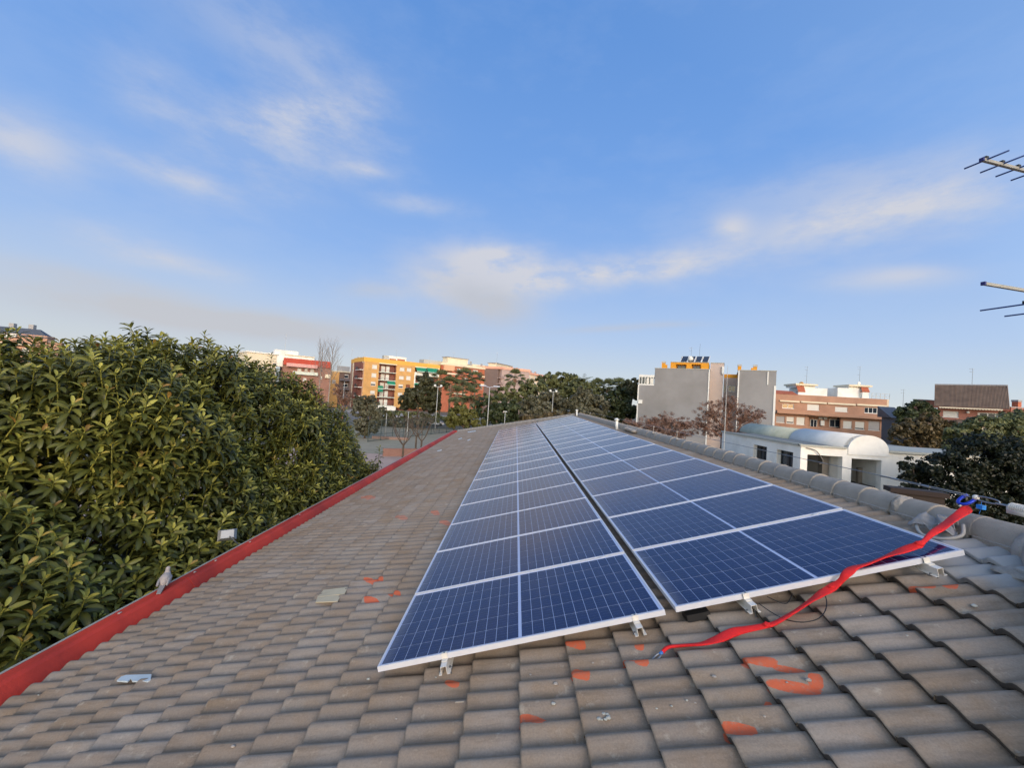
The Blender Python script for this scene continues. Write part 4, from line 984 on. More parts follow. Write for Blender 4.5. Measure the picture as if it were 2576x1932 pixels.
# --- yellow apartment block
M_YB = brick_mat('yellow_brick', S(212, 156, 80), S(204, 146, 72), S(200, 168, 122))
M_YT = mat('yellow_parapet', S(222, 170, 78), .85, .05, .5)
M_PINKB = mat('pinkish_side_render', S(176, 140, 116), .9, .08, .4)
M_REDB = brick_mat('dark_red_brick', S(140, 78, 62), S(126, 70, 56), S(140, 100, 86))
def yellow_block():
    A = at(*ca(572, 700), 138); B = at(*ca(2105, 600), 156); Cn = at(*ca(322, 700), 156)
    zt = at(*ca(572, 297), 138).z; F = Frame(A, B); G = Frame(Cn, A); zb = GZ
    e = empty('yellow_apartment_block', (A.x, A.y, GZ), 'yellow brick apartment block with red balcony recesses and green awnings', 'building')
    zp = RR(F, ca, 572, 297, 640, 385)[2]
    ops = []; wins = []
    for r, sh, sm in [((760,455,860,535),.9,None),((748,622,845,705),.9,None),((735,790,830,870),.6,None),((720,970,815,1040),.8,None),
              ((1310,510,1405,580),.9,None),((1450,520,1540,590),.9,None),((1295,680,1390,745),.95,None),((1438,680,1525,755),.95,None),((1283,845,1375,915),.6,None),((1430,850,1515,910),1,M_SHUTB),
              ((1270,1010,1360,1080),.8,None),((1420,1015,1505,1085),.8,None),((705,1130,800,1200),.8,None)]:
        q = RR(F, ca, *r); ops.append(q); wins.append((q, sh, sm))
    l1 = RR(F, ca, 900, 455, 1232, 1270); l2 = RR(F, ca, 1612, 515, 2085, 1270)
    u1a, u1b = F.px(*ca(893, 600))[0], F.px(*ca(1238, 610))[0]; u2a, u2b = F.px(*ca(1608, 600))[0], F.px(*ca(2090, 600))[0]
    zl = [F.px(*ca(1070, y))[1] for y in (450, 610, 770, 940, 1105, 1275)]
    shop = RR(F, ca, 880, 1290, 1240, 1420)
    for (a, c) in ((u1a, u1b), (u2a, u2b)): ops.append((a, c, zl[-1], zl[0]))
    ops.append((u1a, F.L - .5, GZ, zl[-1] - .5))
    wall_open('wall', F, 0, F.L, GZ, zp, -.35, 0, ops, M_YB, e)
    MB().fb(F, 0, F.L, GZ, zp, -12, -1.9).build('core', M_REDB, e)
    MB().fb(F, .02, F.L-.02, zp - .3, zp, -1.9, -.35).build('top_slab', M_CREAM, e)
    MB().fb(F, -.03, F.L+.03, zp, zt, -12.2, .04).build('parapet', M_YT, e)
    for q, sh, sm in wins: window(F, q, e, .2, sh, sm, mull=0)
    for ui, (a, c) in enumerate(((u1a, u1b), (u2a, u2b))):
        for side in (a, c): MB().fb(F, side-.12, side+.12, zl[-1], zl[0], -1.9, -.36).build('recess_wall', M_REDB, e)
        for k, z in enumerate(zl[1:]):
            b = MB(); b.fb(F, a-.05, c+.05, z-.12, z+.12, -1.88, .12); b.build('balcony_slab', mat('pale_green_slab', S(206, 212, 196), .8), e)
            b = MB(); n = 22
            for i in range(n+1): u = a+.1+(c-a-.2)*i/n; b.fb(F, u-.02, u+.02, z+.12, z+1.05, .02, .05)
            b.fb(F, a+.05, c-.05, z+1.05, z+1.1, .0, .07); b.build('railing', mat('dark_rail', S(62, 58, 56), .6), e)
            if ui == 0 or k == 1:
                for (f0, f1, m_) in ((.22,.44,M_SHUT),(.5,.7,M_WPVC)): MB().fb(F, a+(c-a)*f0, a+(c-a)*f1, z+.13, z+2.3, -1.9, -1.84).build('balcony_door', m_, e)
        MB().fb(F, a-.05, c+.05, zl[0], zl[0]+.35, -.3, .1).build('lintel_band', M_CREAM, e)
    MB().fb(F, u2a-.1, u2b, zl[1]+.1, zl[1]+1.15, .06, .16).build('white_balustrade', M_WHITE, e)
    MB().fb(F, u2a-.1, u2a+.35, zl[4], zl[1]+1.15, .0, .14).build('white_pier', M_WHITE, e)
    def awn(r, drop=.9, out=1.3, pr=.14):
        q = RR(F, ca, *r); b = MB(); u0, u1, z0, z1 = q
        b.add([F.P(u0,z1,pr), F.P(u1,z1,pr), F.P(u1,z0,pr+out), F.P(u0,z0,pr+out), F.P(u0,z1-.05,pr), F.P(u1,z1-.05,pr), F.P(u1,z0-.05,pr+out), F.P(u0,z0-.05,pr+out)], [(0,1,2,3),(7,6,5,4),(3,2,6,7),(0,3,7,4),(1,5,6,2)])
        b.build('awning', M_GREENF, e); MB().fb(F, u0, u1, z0-.3, z0-.04, pr+out-.02, pr+out).build('valance', mat('pale_valance', S(196, 214, 200), .8), e)
    awn((1625,515,1825,585)); awn((1838,525,2062,605)); awn((1050,790,1210,845), out=.8); awn((1590,830,1750,890), out=1.0)
    MB().fb(F, u1a, u1a+(u1b-u1a)*.3, zl[3]+.15, zl[3]+1.05, .08, .12).build('green_screen', M_GREENF, e)
    MB().fb(F, u1a, u1a+(u1b-u1a)*.28, zl[4]+1.9, zl[4]+2.9, .08, .5).build('green_screen', M_GREENF, e)
    b = MB(); b.fb(F, u1a-.3, u1b+.6, shop[2]-.3, zl[-1]-.15, -.3, .5); b.build('shop_fascia', M_WHITE, e)
    for k in range(4): uu = u1a+(u1b-u1a)*k/4; MB().fb(F, uu+.1, uu+(u1b-u1a)/4-.1, GZ, shop[2]-.35, -1.88, -1.8).build('shop_window', M_SHUTG if k % 2 else M_GLASS, e)
    # left end face
    wall_open('end_wall', G, 0, G.L, GZ, zp, -.3, 0, [], M_PINKB, e)
    MB().fb(G, -.02, G.L, zp, zt, -.35, .05).build('end_parapet', M_YT, e)
    q0 = G.px(*ca(375, 700))[0]; MB().fb(G, q0-.7, q0+.7, GZ, zp, .0, .12).build('cream_strip', M_CREAM, e)
    q1 = G.px(*ca(480, 700))[0]; q2 = G.px(*ca(560, 700))[0]
    for y in (560, 730, 900, 1080):
        z = G.px(*ca(520, y))[1]; b = MB(); b.fb(G, q1, q2+1, z-.12, z+.1, 0, 1.2); b.build('balcony_slab', M_WHITE, e)
        MB().fb(G, q1+.1, q1+(q2-q1)*.5, z+.1, z+1.1, 1.0, 1.1).build('railing', MATS['dark_rail'], e); MB().fb(G, q1+.6, q2+.6, z+.1, z+2.3, .0, .05).build('balcony_recess', M_REDB, e)
    # roof structures
    q = RR(F, ca, 1090, 295, 1440, 375, -5); MB().fb(F, q[0], q[1], zt, q[3], -8, -5).build('stair_penthouse', M_WHITE, e)
    for r in ((1105,335,1235,375),(1262,345,1410,385)): q = RR(F, ca, *r, -4.9); MB().fb(F, q[0], q[1], zt, q[3], -5, -4.85).build('penthouse_shutter', mat('terracotta_door', S(168, 104, 78), .8), e)
    q = RR(F, ca, 995, 270, 1078, 330, -3); MB().fb(F, q[0], q[1], zt, q[3], -5, -3).build('water_tank', M_POLE, e)
    for (x, y, h) in ((1235, 330, 3.6), (350, 345, 2.2), (595, 300, 1.4), (1900, 410, 2.4)): aerial(F.P(F.px(*ca(x, y), -5)[0], zt, -5), h + .8, '', e, 2)
    MB().fb(G, 1.0, 2.2, zt, zt+1.2, -3, -2).build('chimney', M_POLE, e)
yellow_block()

def simple_block(name, lab, A, B, zt, depth, wallm, wins, cornice=None, bands=(), fn=None, parent=None, cat='building', extra=None):
    F = Frame(A, B); e = empty(name, (A[0], A[1], GZ), lab, cat)
    ops = [RR(F, fn, *w[0]) for w in wins]
    wall_open('wall', F, 0, F.L, GZ, zt, -.3, 0, ops, wallm, e)
    MB().fb(F, .02, F.L-.02, GZ, zt-.05, -depth, -.6).build('core', M_DARKROOM if not parent else parent, e)
    MB().fb(F, 0, .3, GZ, zt, -depth, -.3).build('side_wall', wallm, e); MB().fb(F, F.L-.3, F.L, GZ, zt, -depth, -.3).build('side_wall', wallm, e)
    MB().fb(F, 0, F.L, zt-.04, zt, -depth, -.3).build('flat_roof', M_POLE, e)
    for w, q in zip(wins, ops): window(F, q, e, w[3] if len(w) > 3 else .16, w[1], w[2] if len(w) > 2 else None, mull=w[4] if len(w) > 4 else 0)
    if cornice: MB().fb(F, -.25, F.L+.25, zt-.12, zt+cornice[0], -depth-.2, .35).build('cornice', cornice[1], e)
    for (r, w0, w1, m_, nm) in bands: q = RR(F, fn, *r); MB().fb(F, q[0], q[1], q[2], q[3], w0, w1).build(nm, m_, e)
    return F, e
# --- orange brick block
M_OB = brick_mat('orange_brick', S(178, 98, 68), S(168, 90, 62), S(190, 120, 90))
A = at(*cb(218, 600), 157); B = at(*cb(1215, 600), 174); zt = at(*cb(218, 288), 157).z
wn = [((550,372,635,440),.9),((715,390,780,442),.9),((865,402,970,470),.95),((1145,440,1180,490),.9),((1132,592,1165,650),.6),((1180,596,1205,648),.6),((1128,742,1160,808),.6),((1020,735,1055,790),.5),((700,560,770,620),.9)]
F, e = simple_block('orange_brick_block', 'orange brick apartment block with cream cornice behind the palm trees', A, B, zt, 13, M_OB, wn, (.9, M_CREAM), (
    ((275,305,482,415),.05,.9,mat('tan_balcony_screen', S(222, 172, 132), .8),'balcony_screen'), ((275,460,545,492),.05,1.1,M_CREAM,'balcony_slab'), ((415,492,545,590),.05,1.0,M_OB,'balcony_front'),
    ((290,400,450,458),.02,.06,MATS['brown_roller_shutter'],'balcony_shutter'), ((1035,530,1225,556),.0,.3,M_CREAM,'floor_band'), ((1015,684,1210,706),.0,.3,M_CREAM,'floor_band'), ((1080,845,1190,862),.0,.3,M_CREAM,'floor_band'),
    ((505,630,580,660),.05,1.0,M_CREAM,'balcony_slab'), ((480,1120,640,1140),.0,.4,M_CREAM,'floor_band'), ((480,860,700,885),.0,.4,M_CREAM,'floor_band'), ((470,980,640,1000),.0,.4,M_CREAM,'floor_band')), cb)
q = RR(F, cb, 365, 172, 765, 285, -5); MB().fb(F, q[0], q[1], zt, q[3], -9, -5).build('penthouse', M_CREAM, e); MB().fb(F, q[0]-.4, q[1]+.5, q[3], q[3]+.3, -9.3, -4.6).build('penthouse_roof', M_SHUTG, e)
q = RR(F, cb, 860, 290, 1190, 345, -4); MB().fb(F, q[0], q[1], zt, q[3]-.3, -8, -4).build('penthouse', M_CREAM, e)
q = RR(F, cb, 20, 222, 350, 280, -10); MB().fb(F, q[0]-3, q[1], zt-1, q[3], -14, -10).build('rear_roof', M_POLE, e)
for x in (832, 1048): q = RR(F, cb, x-12, 240 if x < 900 else 290, x+12, 300, -2); MB().fb(F, q[0], q[1], zt, q[3]+.2, -2.6, -2).build('chimney', M_SHUTG, e)
aerial(F.P(F.px(*cb(478, 200), -7)[0], zt+2.2, -7), 4.2, '', e, 2); aerial(F.P(F.px(*cb(70, 220), -12)[0], zt+.5, -12), 1.8, '', e, 1); aerial(F.P(F.px(*cb(225, 220), -12)[0], zt+.5, -12), 1.8, '', e, 1)
# --- grey pink block
M_GP = mat('grey_mauve_render', S(172, 150, 142), .9, .06, .4); M_PK = mat('pink_cornice', S(226, 168, 142), .85, .05, .5); M_PC = mat('pale_cream_render', S(228, 204, 172), .85, .05, .4)
A = at(*cb(1222, 700), 176); B = at(*cb(1425, 700), 168); C3 = at(*cb(2320, 700), 215); zt = at(*cb(1500, 378), 168).z - .1
F, e = simple_block('mauve_corner_block', 'mauve grey corner apartment block with pink cornice and stacked balconies', A, B, zt, 14, M_GP, [((1355,470,1390,540),.5),((1250,470,1275,520),.8)], (.9, M_PK), (((1305,450,1340,930),.02,.12,mat('pale_strip', S(196, 186, 186), .8),'stair_strip'),), cb)
G = Frame(B, C3); u0 = 0
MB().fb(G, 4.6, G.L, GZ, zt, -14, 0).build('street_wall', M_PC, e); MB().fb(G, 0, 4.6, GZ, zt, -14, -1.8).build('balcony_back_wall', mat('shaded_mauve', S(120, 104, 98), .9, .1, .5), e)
MB().fb(G, -.3, G.L, zt-.1, zt+.9, -14, .45).build('cornice', M_PK, e)
for y in (570, 690, 805, 920, 460):
    z = G.px(*cb(1500, y))[1]
    if y > 460: MB().fb(G, -.4, 5.2, z-.15, z+.12, -1.8, .9).build('balcony_slab', M_GP, e); MB().fb(G, -.35, 5.1, z+.12, z+.9, .75, .85).build('balcony_front', M_GP, e)
    MB().fb(G, 2.3, 3.1, z-.15, z+2.6, -1.75, -.2).build('balcony_pillar', MATS['pale_strip'], e)
for k, y in enumerate((500, 620)):
    for uu in (9, 15, 22, 29, 36): z = G.px(*cb(1950, y+20))[1]; window(G, (uu, uu+1.6, z-1.2, z+.4), e, -.02, .7, mull=0)
q = RR(G, cb, 1330, 300, 1640, 372, -4); MB().fb(G, q[0], q[1], zt+.8, q[3], -8, -4).build('penthouse', M_CREAM, e); MB().fb(G, q[0]-.5, q[1]+.5, q[3], q[3]+.25, -8.4, -3.6).build('penthouse_roof', M_SHUTG, e)
for uu in (14, 19.5, 24.5, 33, 36, 42): MB().fb(G, uu, uu+.8, zt+.9, zt+2.2, -3, -2.2).build('chimney', M_GP, e)
aerial(G.P(4, zt+3, -5), 4.5, '', e, 2)
# --- far cream and red buildings on the left
M_RB2 = mat('brick_red_band', S(178, 72, 52), .8, .08, .6); M_BRS = brick_mat('brownish_brick', S(150, 104, 88), S(140, 96, 80), S(150, 120, 104))
A = at(*cc2(500, 500), 122); B = at(*cc2(1025, 520), 130); zt = at(*cc2(520, 378), 122).z
wn = [((655,470,700,500),.9),((735,472,770,500),.8),((800,480,840,512),.7),((715,580,755,612),.9),((905,560,930,590),.6)]
F, e = simple_block('red_band_block', 'brick apartment block with red top band and white penthouse behind the big tree', A, B, zt, 12, M_BRS, wn, None, (
    ((500,376,1025,450),.0,.5,M_RB2,'red_band'), ((530,425,870,462),.5,1.6,mat('pink_awning', S(212, 160, 150), .8),'awning'), ((600,512,880,545),.0,.9,MATS['pale_green_slab'],'balcony_front'), ((960,540,1020,580),.0,.9,M_CREAM,'balcony_front')), cc2)
q = RR(F, cc2, 400, 272, 662, 380, -4); MB().fb(F, q[0], q[1], zt-2, q[3], -9, -4).build('penthouse', M_WHITE, e)
q = RR(F, cc2, 525, 335, 850, 380, -2); MB().fb(F, q[0], q[1], zt-1, q[3], -9, -3).build('penthouse', M_WHITE, e); MB().fb(F, q[0], q[1], q[3], q[3]+.2, -9.4, -2.6).build('penthouse_roof', M_CREAM, e)
aerial(F.P(F.px(*cc2(510, 330), -3)[0], zt+2, -3), 6.5, '', e, 3, 1)
A = at(*cc2(90, 400), 118); B = at(*cc2(420, 400), 124); zt = at(*cc2(300, 305), 121).z
simple_block('cream_house', 'plain cream block seen between the upright shoots of the big tree', A, B, zt, 10, M_CREAM, [((380,412,440,440),.3)], (.3, M_WHITE), (), cc2)
A = at(*cc2(1000, 560), 140); B = at(*cc2(1120, 560), 144); simple_block('ochre_low_house', 'small ochre house left of the yellow apartment block', A, B, at(*cc2(1050, 508), 142).z, 8, mat('light_ochre', S(226, 178, 112), .85), [((1040,600,1085,640),.9)], None, (), cc2)
A = at(*cc2(1112, 600), 160); B = at(*cc2(1255, 600), 165); zt = at(*cc2(1180, 515), 162).z
F, e = simple_block('brown_balcony_block', 'shaded brown block with dark balconies left of the yellow block', A, B, zt, 12, mat('brown_render', S(122, 100, 88), .9, .1, .4), [((1180,540,1225,580),.3),((1165,640,1220,680),.2),((1165,730,1220,765),.2)], (.4, M_CREAM), tuple(((1125,y,1250,y+22),.0,1.2,mat('grey_balcony', S(120, 112, 112), .8),'balcony_front') for y in (590, 690, 780)), cc2)
MB().fb(F, F.L-3, F.L+1, zt, zt+2.6, -6, -3).build('penthouse', M_SHUTG, e)
# --- far left salmon building with slate roof
M_SAL = brick_mat('salmon_brick', S(184, 142, 118), S(176, 134, 110), S(196, 156, 130)); M_SLATE = mat('slate', S(74, 80, 90), .6, .1, 1.2)
A = at(*ch_(-1900, 900), 92); B = at(*ch_(1290, 900), 100); F = Frame(A, B); zt = F.px(*ch_(700, 560))[1]
e = empty('slate_roof_block', (A.x, A.y, GZ), 'salmon brick building with a dark slate roof at the far left edge', 'building')
ws = [RR(F, ch_, *r) for r in ((180,930,350,1110),(600,950,800,1110),(-400,900,-150,1080))]
wall_open('wall', F, 0, F.L, GZ, zt, -.3, 0, ws, M_SAL, e); MB().fb(F, 0, F.L-.3, GZ, zt, -3, -.6).build('core', M_DARKROOM, e); MB().fb(F, F.L-.3, F.L, GZ, zt, -3, -.3).build('side_wall', M_SAL, e)
for q in ws: window(F, q, e, .15, .95, mull=0)
q = RR(F, ch_, 0, 790, 1050, 900); MB().fb(F, 0, q[1], q[2]+.4, q[3]-.3, .0, .9).build('balcony_band', M_CREAM, e)
zr = F.px(*ch_(1060, 440), -3)[1]; zr2 = zr
b = MB(); b.add([F.P(-1,zt,.2),F.P(F.L+.2,zt-.6,.2),F.P(F.L+.2,zt-.6,-3.4),F.P(-1,zt,-3.4),F.P(-1,zr2,-1.6),F.P(F.L-2.4,zr2,-1.6),F.P(F.L-2.4,zr2,-2.2),F.P(-1,zr2,-2.2)], [(0,1,5,4),(1,2,6,5),(2,3,7,6),(4,5,6,7),(3,0,4,7),(3,2,1,0)]); b.build('slate_roof', M_SLATE, e)
for (x0, x1) in ((-200, 230), (250, 450)): q = RR(F, ch_, x0, 545, x1, 645, .3); MB().fb(F, q[0], q[1], q[2], q[3], -1.5, .35).build('dormer_window', M_WPVC, e)
for x in (300, 850): q = RR(F, ch_, x-60, 250 if x < 500 else 290, x+80, 400, -3); b = MB(); b.fb(F, q[0], q[1], zr2-.2, q[3], -4.2, -3); b.build('chimney', M_SHUTG, e)
A2 = at(*ch_(1290, 900), 100.3); B2 = at(*ch_(1710, 900), 101.3); F2 = Frame(A2, B2); z2 = F2.px(*ch_(1500, 790))[1]; MB().fb(F2, .02, F2.L, GZ, z2, -1, 0).build('low_wing', M_SAL, e); MB().fb(F2, 0, F2.L+.1, z2, z2+.15, -1.1, .1).build('wing_coping', M_SHUTG, e)

# --- grey gable pair on the right
def grey_pair():
    A, B = at(*cd_(130, 900), 80.5), at(*cd_(1112, 900), 74.6); F = Frame(A, B); dF = F.u; Y = 78
    def on_line(a, b_, w=0.):                    # the same street line, continued
        u, z = F.px(*cd_(a, b_), w); return u
    zt = F.px(*cd_(740, 378))[1]; zs = F.px(*cd_(250, 603))[1]; us = F.px(*cd_(368, 500))[0]
    e = empty('grey_gable_block', (A.x, Y, GZ), 'tall grey blank walled block with ochre penthouse and solar collectors on top', 'building')
    b = MB(); b.fb(F, us, F.L, GZ, zt, -11, 0); b.fb(F, 0, us, GZ, zs, -11, 0); b.build('grey_wall', M_BRICKW, e)
    MB().fb(F, us-.08, F.L+.08, zt, zt+.12, -11, .08).build('coping', M_LIP, e); MB().fb(F, 0-.1, .12, GZ, zs, -.3, .06).build('downpipe', M_WPVC, e); MB().fb(F, F.L-.16, F.L+.04, GZ, zt, -.2, .1).build('corner_strip', M_WPVC, e)
    q = RR(F, cd_, 145, 808, 198, 860); MB().fb(F, q[0], q[1], q[2], q[3], .0, .35).build('air_conditioner', M_WPVC, e)
    # glazed balcony on the step
    q = RR(F, cd_, 130, 462, 350, 603); b = MB(); z0, z1 = zs, q[3]-.2
    b.fb(F, 0, us-.02, z0, z0+.25, -4, .02); b.fb(F, 0, us-.02, z1-.2, z1+.25, -4, .02)
    for f_ in (0, .2, .42, .62, .82, 1.0): uu = (us-.3)*f_; b.fb(F, uu, uu+.14, z0+.25, z1-.2, -.1, .0)
    b.build('balcony_frame', M_WPVC, e); MB().fb(F, .1, us-.1, z0+.25, z1-.2, -.08, -.05).build('balcony_glass', M_GLASS, e)
    for f_ in (.5, .78): MB().fb(F, us*f_, us*f_+.5, z0+.3, z1-.4, -.045, -.02).build('balcony_blind', M_SHUT, e)
    b = MB(); b.fb(F, -.5, -.1, F.px(*cd_(110, 725))[1], zs, -6, -2); b.build('side_balcony', M_OB, e)
    # ochre penthouse with recesses
    H = Frame(F.P(0, 0, -2.5), F.P(F.L, 0, -2.5)); u0, u1 = H.px(*cd_(590, 330))[0], H.px(*cd_(1122, 330))[0]; zp = H.px(*cd_(860, 288))[1]
    ops = [RR(H, cd_, 665, 312, 812, 372), RR(H, cd_, 885, 315, 1015, 374)]; ops = [(a, c, zt+.15, d) for a, c, _, d in ops]
    wall_open('ochre_penthouse', H, u0, u1, zt, zp, -.3, 0, ops, M_ORANGE, e); MB().fb(H, u0, u1, zt, zp, -6, -1.0).build('penthouse_core', M_ORANGE, e); MB().fb(H, u0, u1, zp, zp+.12, -6, .1).build('penthouse_slab', M_LIP, e)
    for a, c, z0, z1 in ops: window(H, (a+.2, c-.2, z0, z1-.15), e, .95, .0, None, mat('brown_frame', S(120, 72, 30), .6), False)
    # tilted collectors
    xs = [(735, 815), (838, 915), (935, 1010), (1032, 1110)]
    for (x0, x1) in xs:
        zl_, zh = zp + .2, H.px(*cd_(930, 192))[1]; a, c = H.px(*cd_(x0, 232))[0], H.px(*cd_(x1, 232))[0]
        b = MB(); b.add([H.P(a,zl_,.2),H.P(c,zl_,.2),H.P(c+.25,zh,-1.2),H.P(a+.25,zh,-1.2),H.P(a,zl_-.08,.1),H.P(c,zl_-.08,.1),H.P(c+.25,zh-.08,-1.3),H.P(a+.25,zh-.08,-1.3)], [(0,1,2,3),(7,6,5,4),(0,4,5,1),(1,5,6,2),(2,6,7,3),(3,7,4,0)]); b.build('solar_collector', mat('collector_glass', S(52, 62, 78), .2, .1, 2), e)
        b = MB(); b.tube([H.P(c+.08,zl_,.22), H.P(c+.33,zh,-1.18)], .06, 4); b.tube([H.P(a-.02,zl_,.22), H.P(a+.23,zh,-1.18)], .04, 4); b.tube([H.P(a,zh,-1.25), H.P(a,zp,-1.5)], .04, 4); b.build('collector_frame', M_ALU2, e)
    c = H.P(*H.px(*cd_(868, 232), .35), .35); MB().tube([c, c + H.w * -.9], .62*.78, 20).build('water_tank', M_WPVC, e, True)
    # chimneys with stepped flanks
    def chim(xa, xb, sgn, ytop, par):
        a, c = F.px(*cd_(xa, 330), -.3)[0], F.px(*cd_(xb, 330), -.3)[0]; zc = F.px(*cd_((xa+xb)/2, ytop), -.3)[1]; w = (c-a)
        b = MB(); b.fb(F, a, c, zt, zc-.35, -1.1, -.3)
        u_, v_ = (c, c+w*.55) if sgn > 0 else (a-w*.45, a); b.fb(F, u_, v_, zt, zt+(zc-zt)*.55, -1.1, -.3)
        b.build('chimney', M_ORANGE, par); MB().fb(F, a-.06, c+.06, zc-.35, zc, -1.15, -.25).build('chimney_cap', M_POLE, par)
    chim(468, 515, 1, 270, e)
    # pinkish side with windows, recess wall
    M_PKR = mat('pinkish_render', S(188, 172, 162), .9, .06, .4)
    J = Frame(F.P(F.L, 0, -3), F.P(on_line(1325, 500, -3), 0, -3)); zj = J.px(*cd_(1220, 298))[1]
    MB().fb(J, .01, J.L, GZ, zj, -8, 0).build('stair_tower', M_PKR, e); MB().fb(J, 0, J.L+.1, zj, zj+.12, -8, .1).build('tower_coping', M_LIP, e)
    q = RR(J, cd_, 1305, 345, 1336, 450); MB().fb(J, q[0], q[1]-.0, q[2], q[3], .0, .4).build('white_panel', M_WPVC, e)
    K = Frame(F.P(on_line(1330, 600, -6), 0, -6), F.P(on_line(1522, 600, -6), 0, -6)); zk = K.px(*cd_(1430, 452))[1]; zo = K.px(*cd_(1430, 502))[1]
    ws = [RR(K, cd_, 1272, 605, 1355, 690), RR(K, cd_, 1395, 612, 1492, 692)]; ws = [(max(.05, a), c, d, f_) for a, c, d, f_ in ws]
    wall_open('recess_wall', K, 0, K.L, GZ, zo, -.3, 0, ws, M_PKR, e); MB().fb(K, 0, K.L, GZ, zo, -6, -.6).build('recess_core', M_DARKROOM, e); MB().fb(K, 0, K.L, zo, zk, -6, 0).build('ochre_parapet', M_ORANGE, e)
    for q in ws: window(K, q, e, .1, 0, None)
    for y, wd in ((440, .9), (600, .9)):
        z0 = F.px(*cd_(1135, y))[1]; b = MB(); b.fb(F, F.L+.005, F.L+.05, z0-.7, z0+.7, -1.9, -.9); b.build('side_window', M_GLASS, e)
    # second grey block
    F2 = Frame(F.P(on_line(1520, 900), 0), F.P(on_line(2045, 900), 0)); A2 = F2.A; z2 = F2.px(*cd_(1780, 403))[1]
    e2 = empty('grey_gable_block', (A2.x, Y, GZ), 'narrower grey blank walled block with two ochre chimneys, right of the bare tree', 'building')
    MB().fb(F2, 0, F2.L, GZ, z2, -11, 0).build('grey_wall', M_BRICKW, e2); MB().fb(F2, -.08, F2.L+.08, z2, z2+.12, -11, .08).build('coping', M_LIP, e2)
    MB().fb(F2, -.1, .1, GZ, z2, -.1, .08).build('corner_strip', M_WPVC, e2); MB().fb(F2, F2.L-.3, F2.L+.02, GZ, z2*.72, -.1, .1).build('corner_strip', M_WPVC, e2)
    q = RR(F2, cd_, 1936, 415, 1952, 597); MB().fb(F2, q[0], q[1], q[2], q[3], 0, .12).build('flue_pipe', M_WPVC, e2)
    for xa, xb, sg, yt in ((1527, 1577, 1, 312), (1745, 1797, -1, 318)):
        a, c = F2.px(*cd_(xa, 350), -.3)[0], F2.px(*cd_(xb, 350), -.3)[0]; zc = F2.px(*cd_(xa, yt), -.3)[1]; b = MB(); b.fb(F2, a, c, z2, zc-.35, -1.1, -.3)
        if sg < 0: b.fb(F2, a-.35, a, z2, z2+.55, -1.1, -.3)
        b.build('chimney', M_ORANGE, e2); MB().fb(F2, a-.05, c+.05, zc-.35, zc, -1.15, -.25).build('chimney_cap', M_POLE, e2)
    aerial(H.P(H.px(*cd_(875, 190), -3)[0], zp+.1, -3), H.px(*cd_(875, 50))[1]-zp, '', e, 2); aerial(H.P(H.px(*cd_(990, 190), -3)[0], zp+.1, -3), H.px(*cd_(990, 75))[1]-zp+1, '', e, 0)
grey_pair()

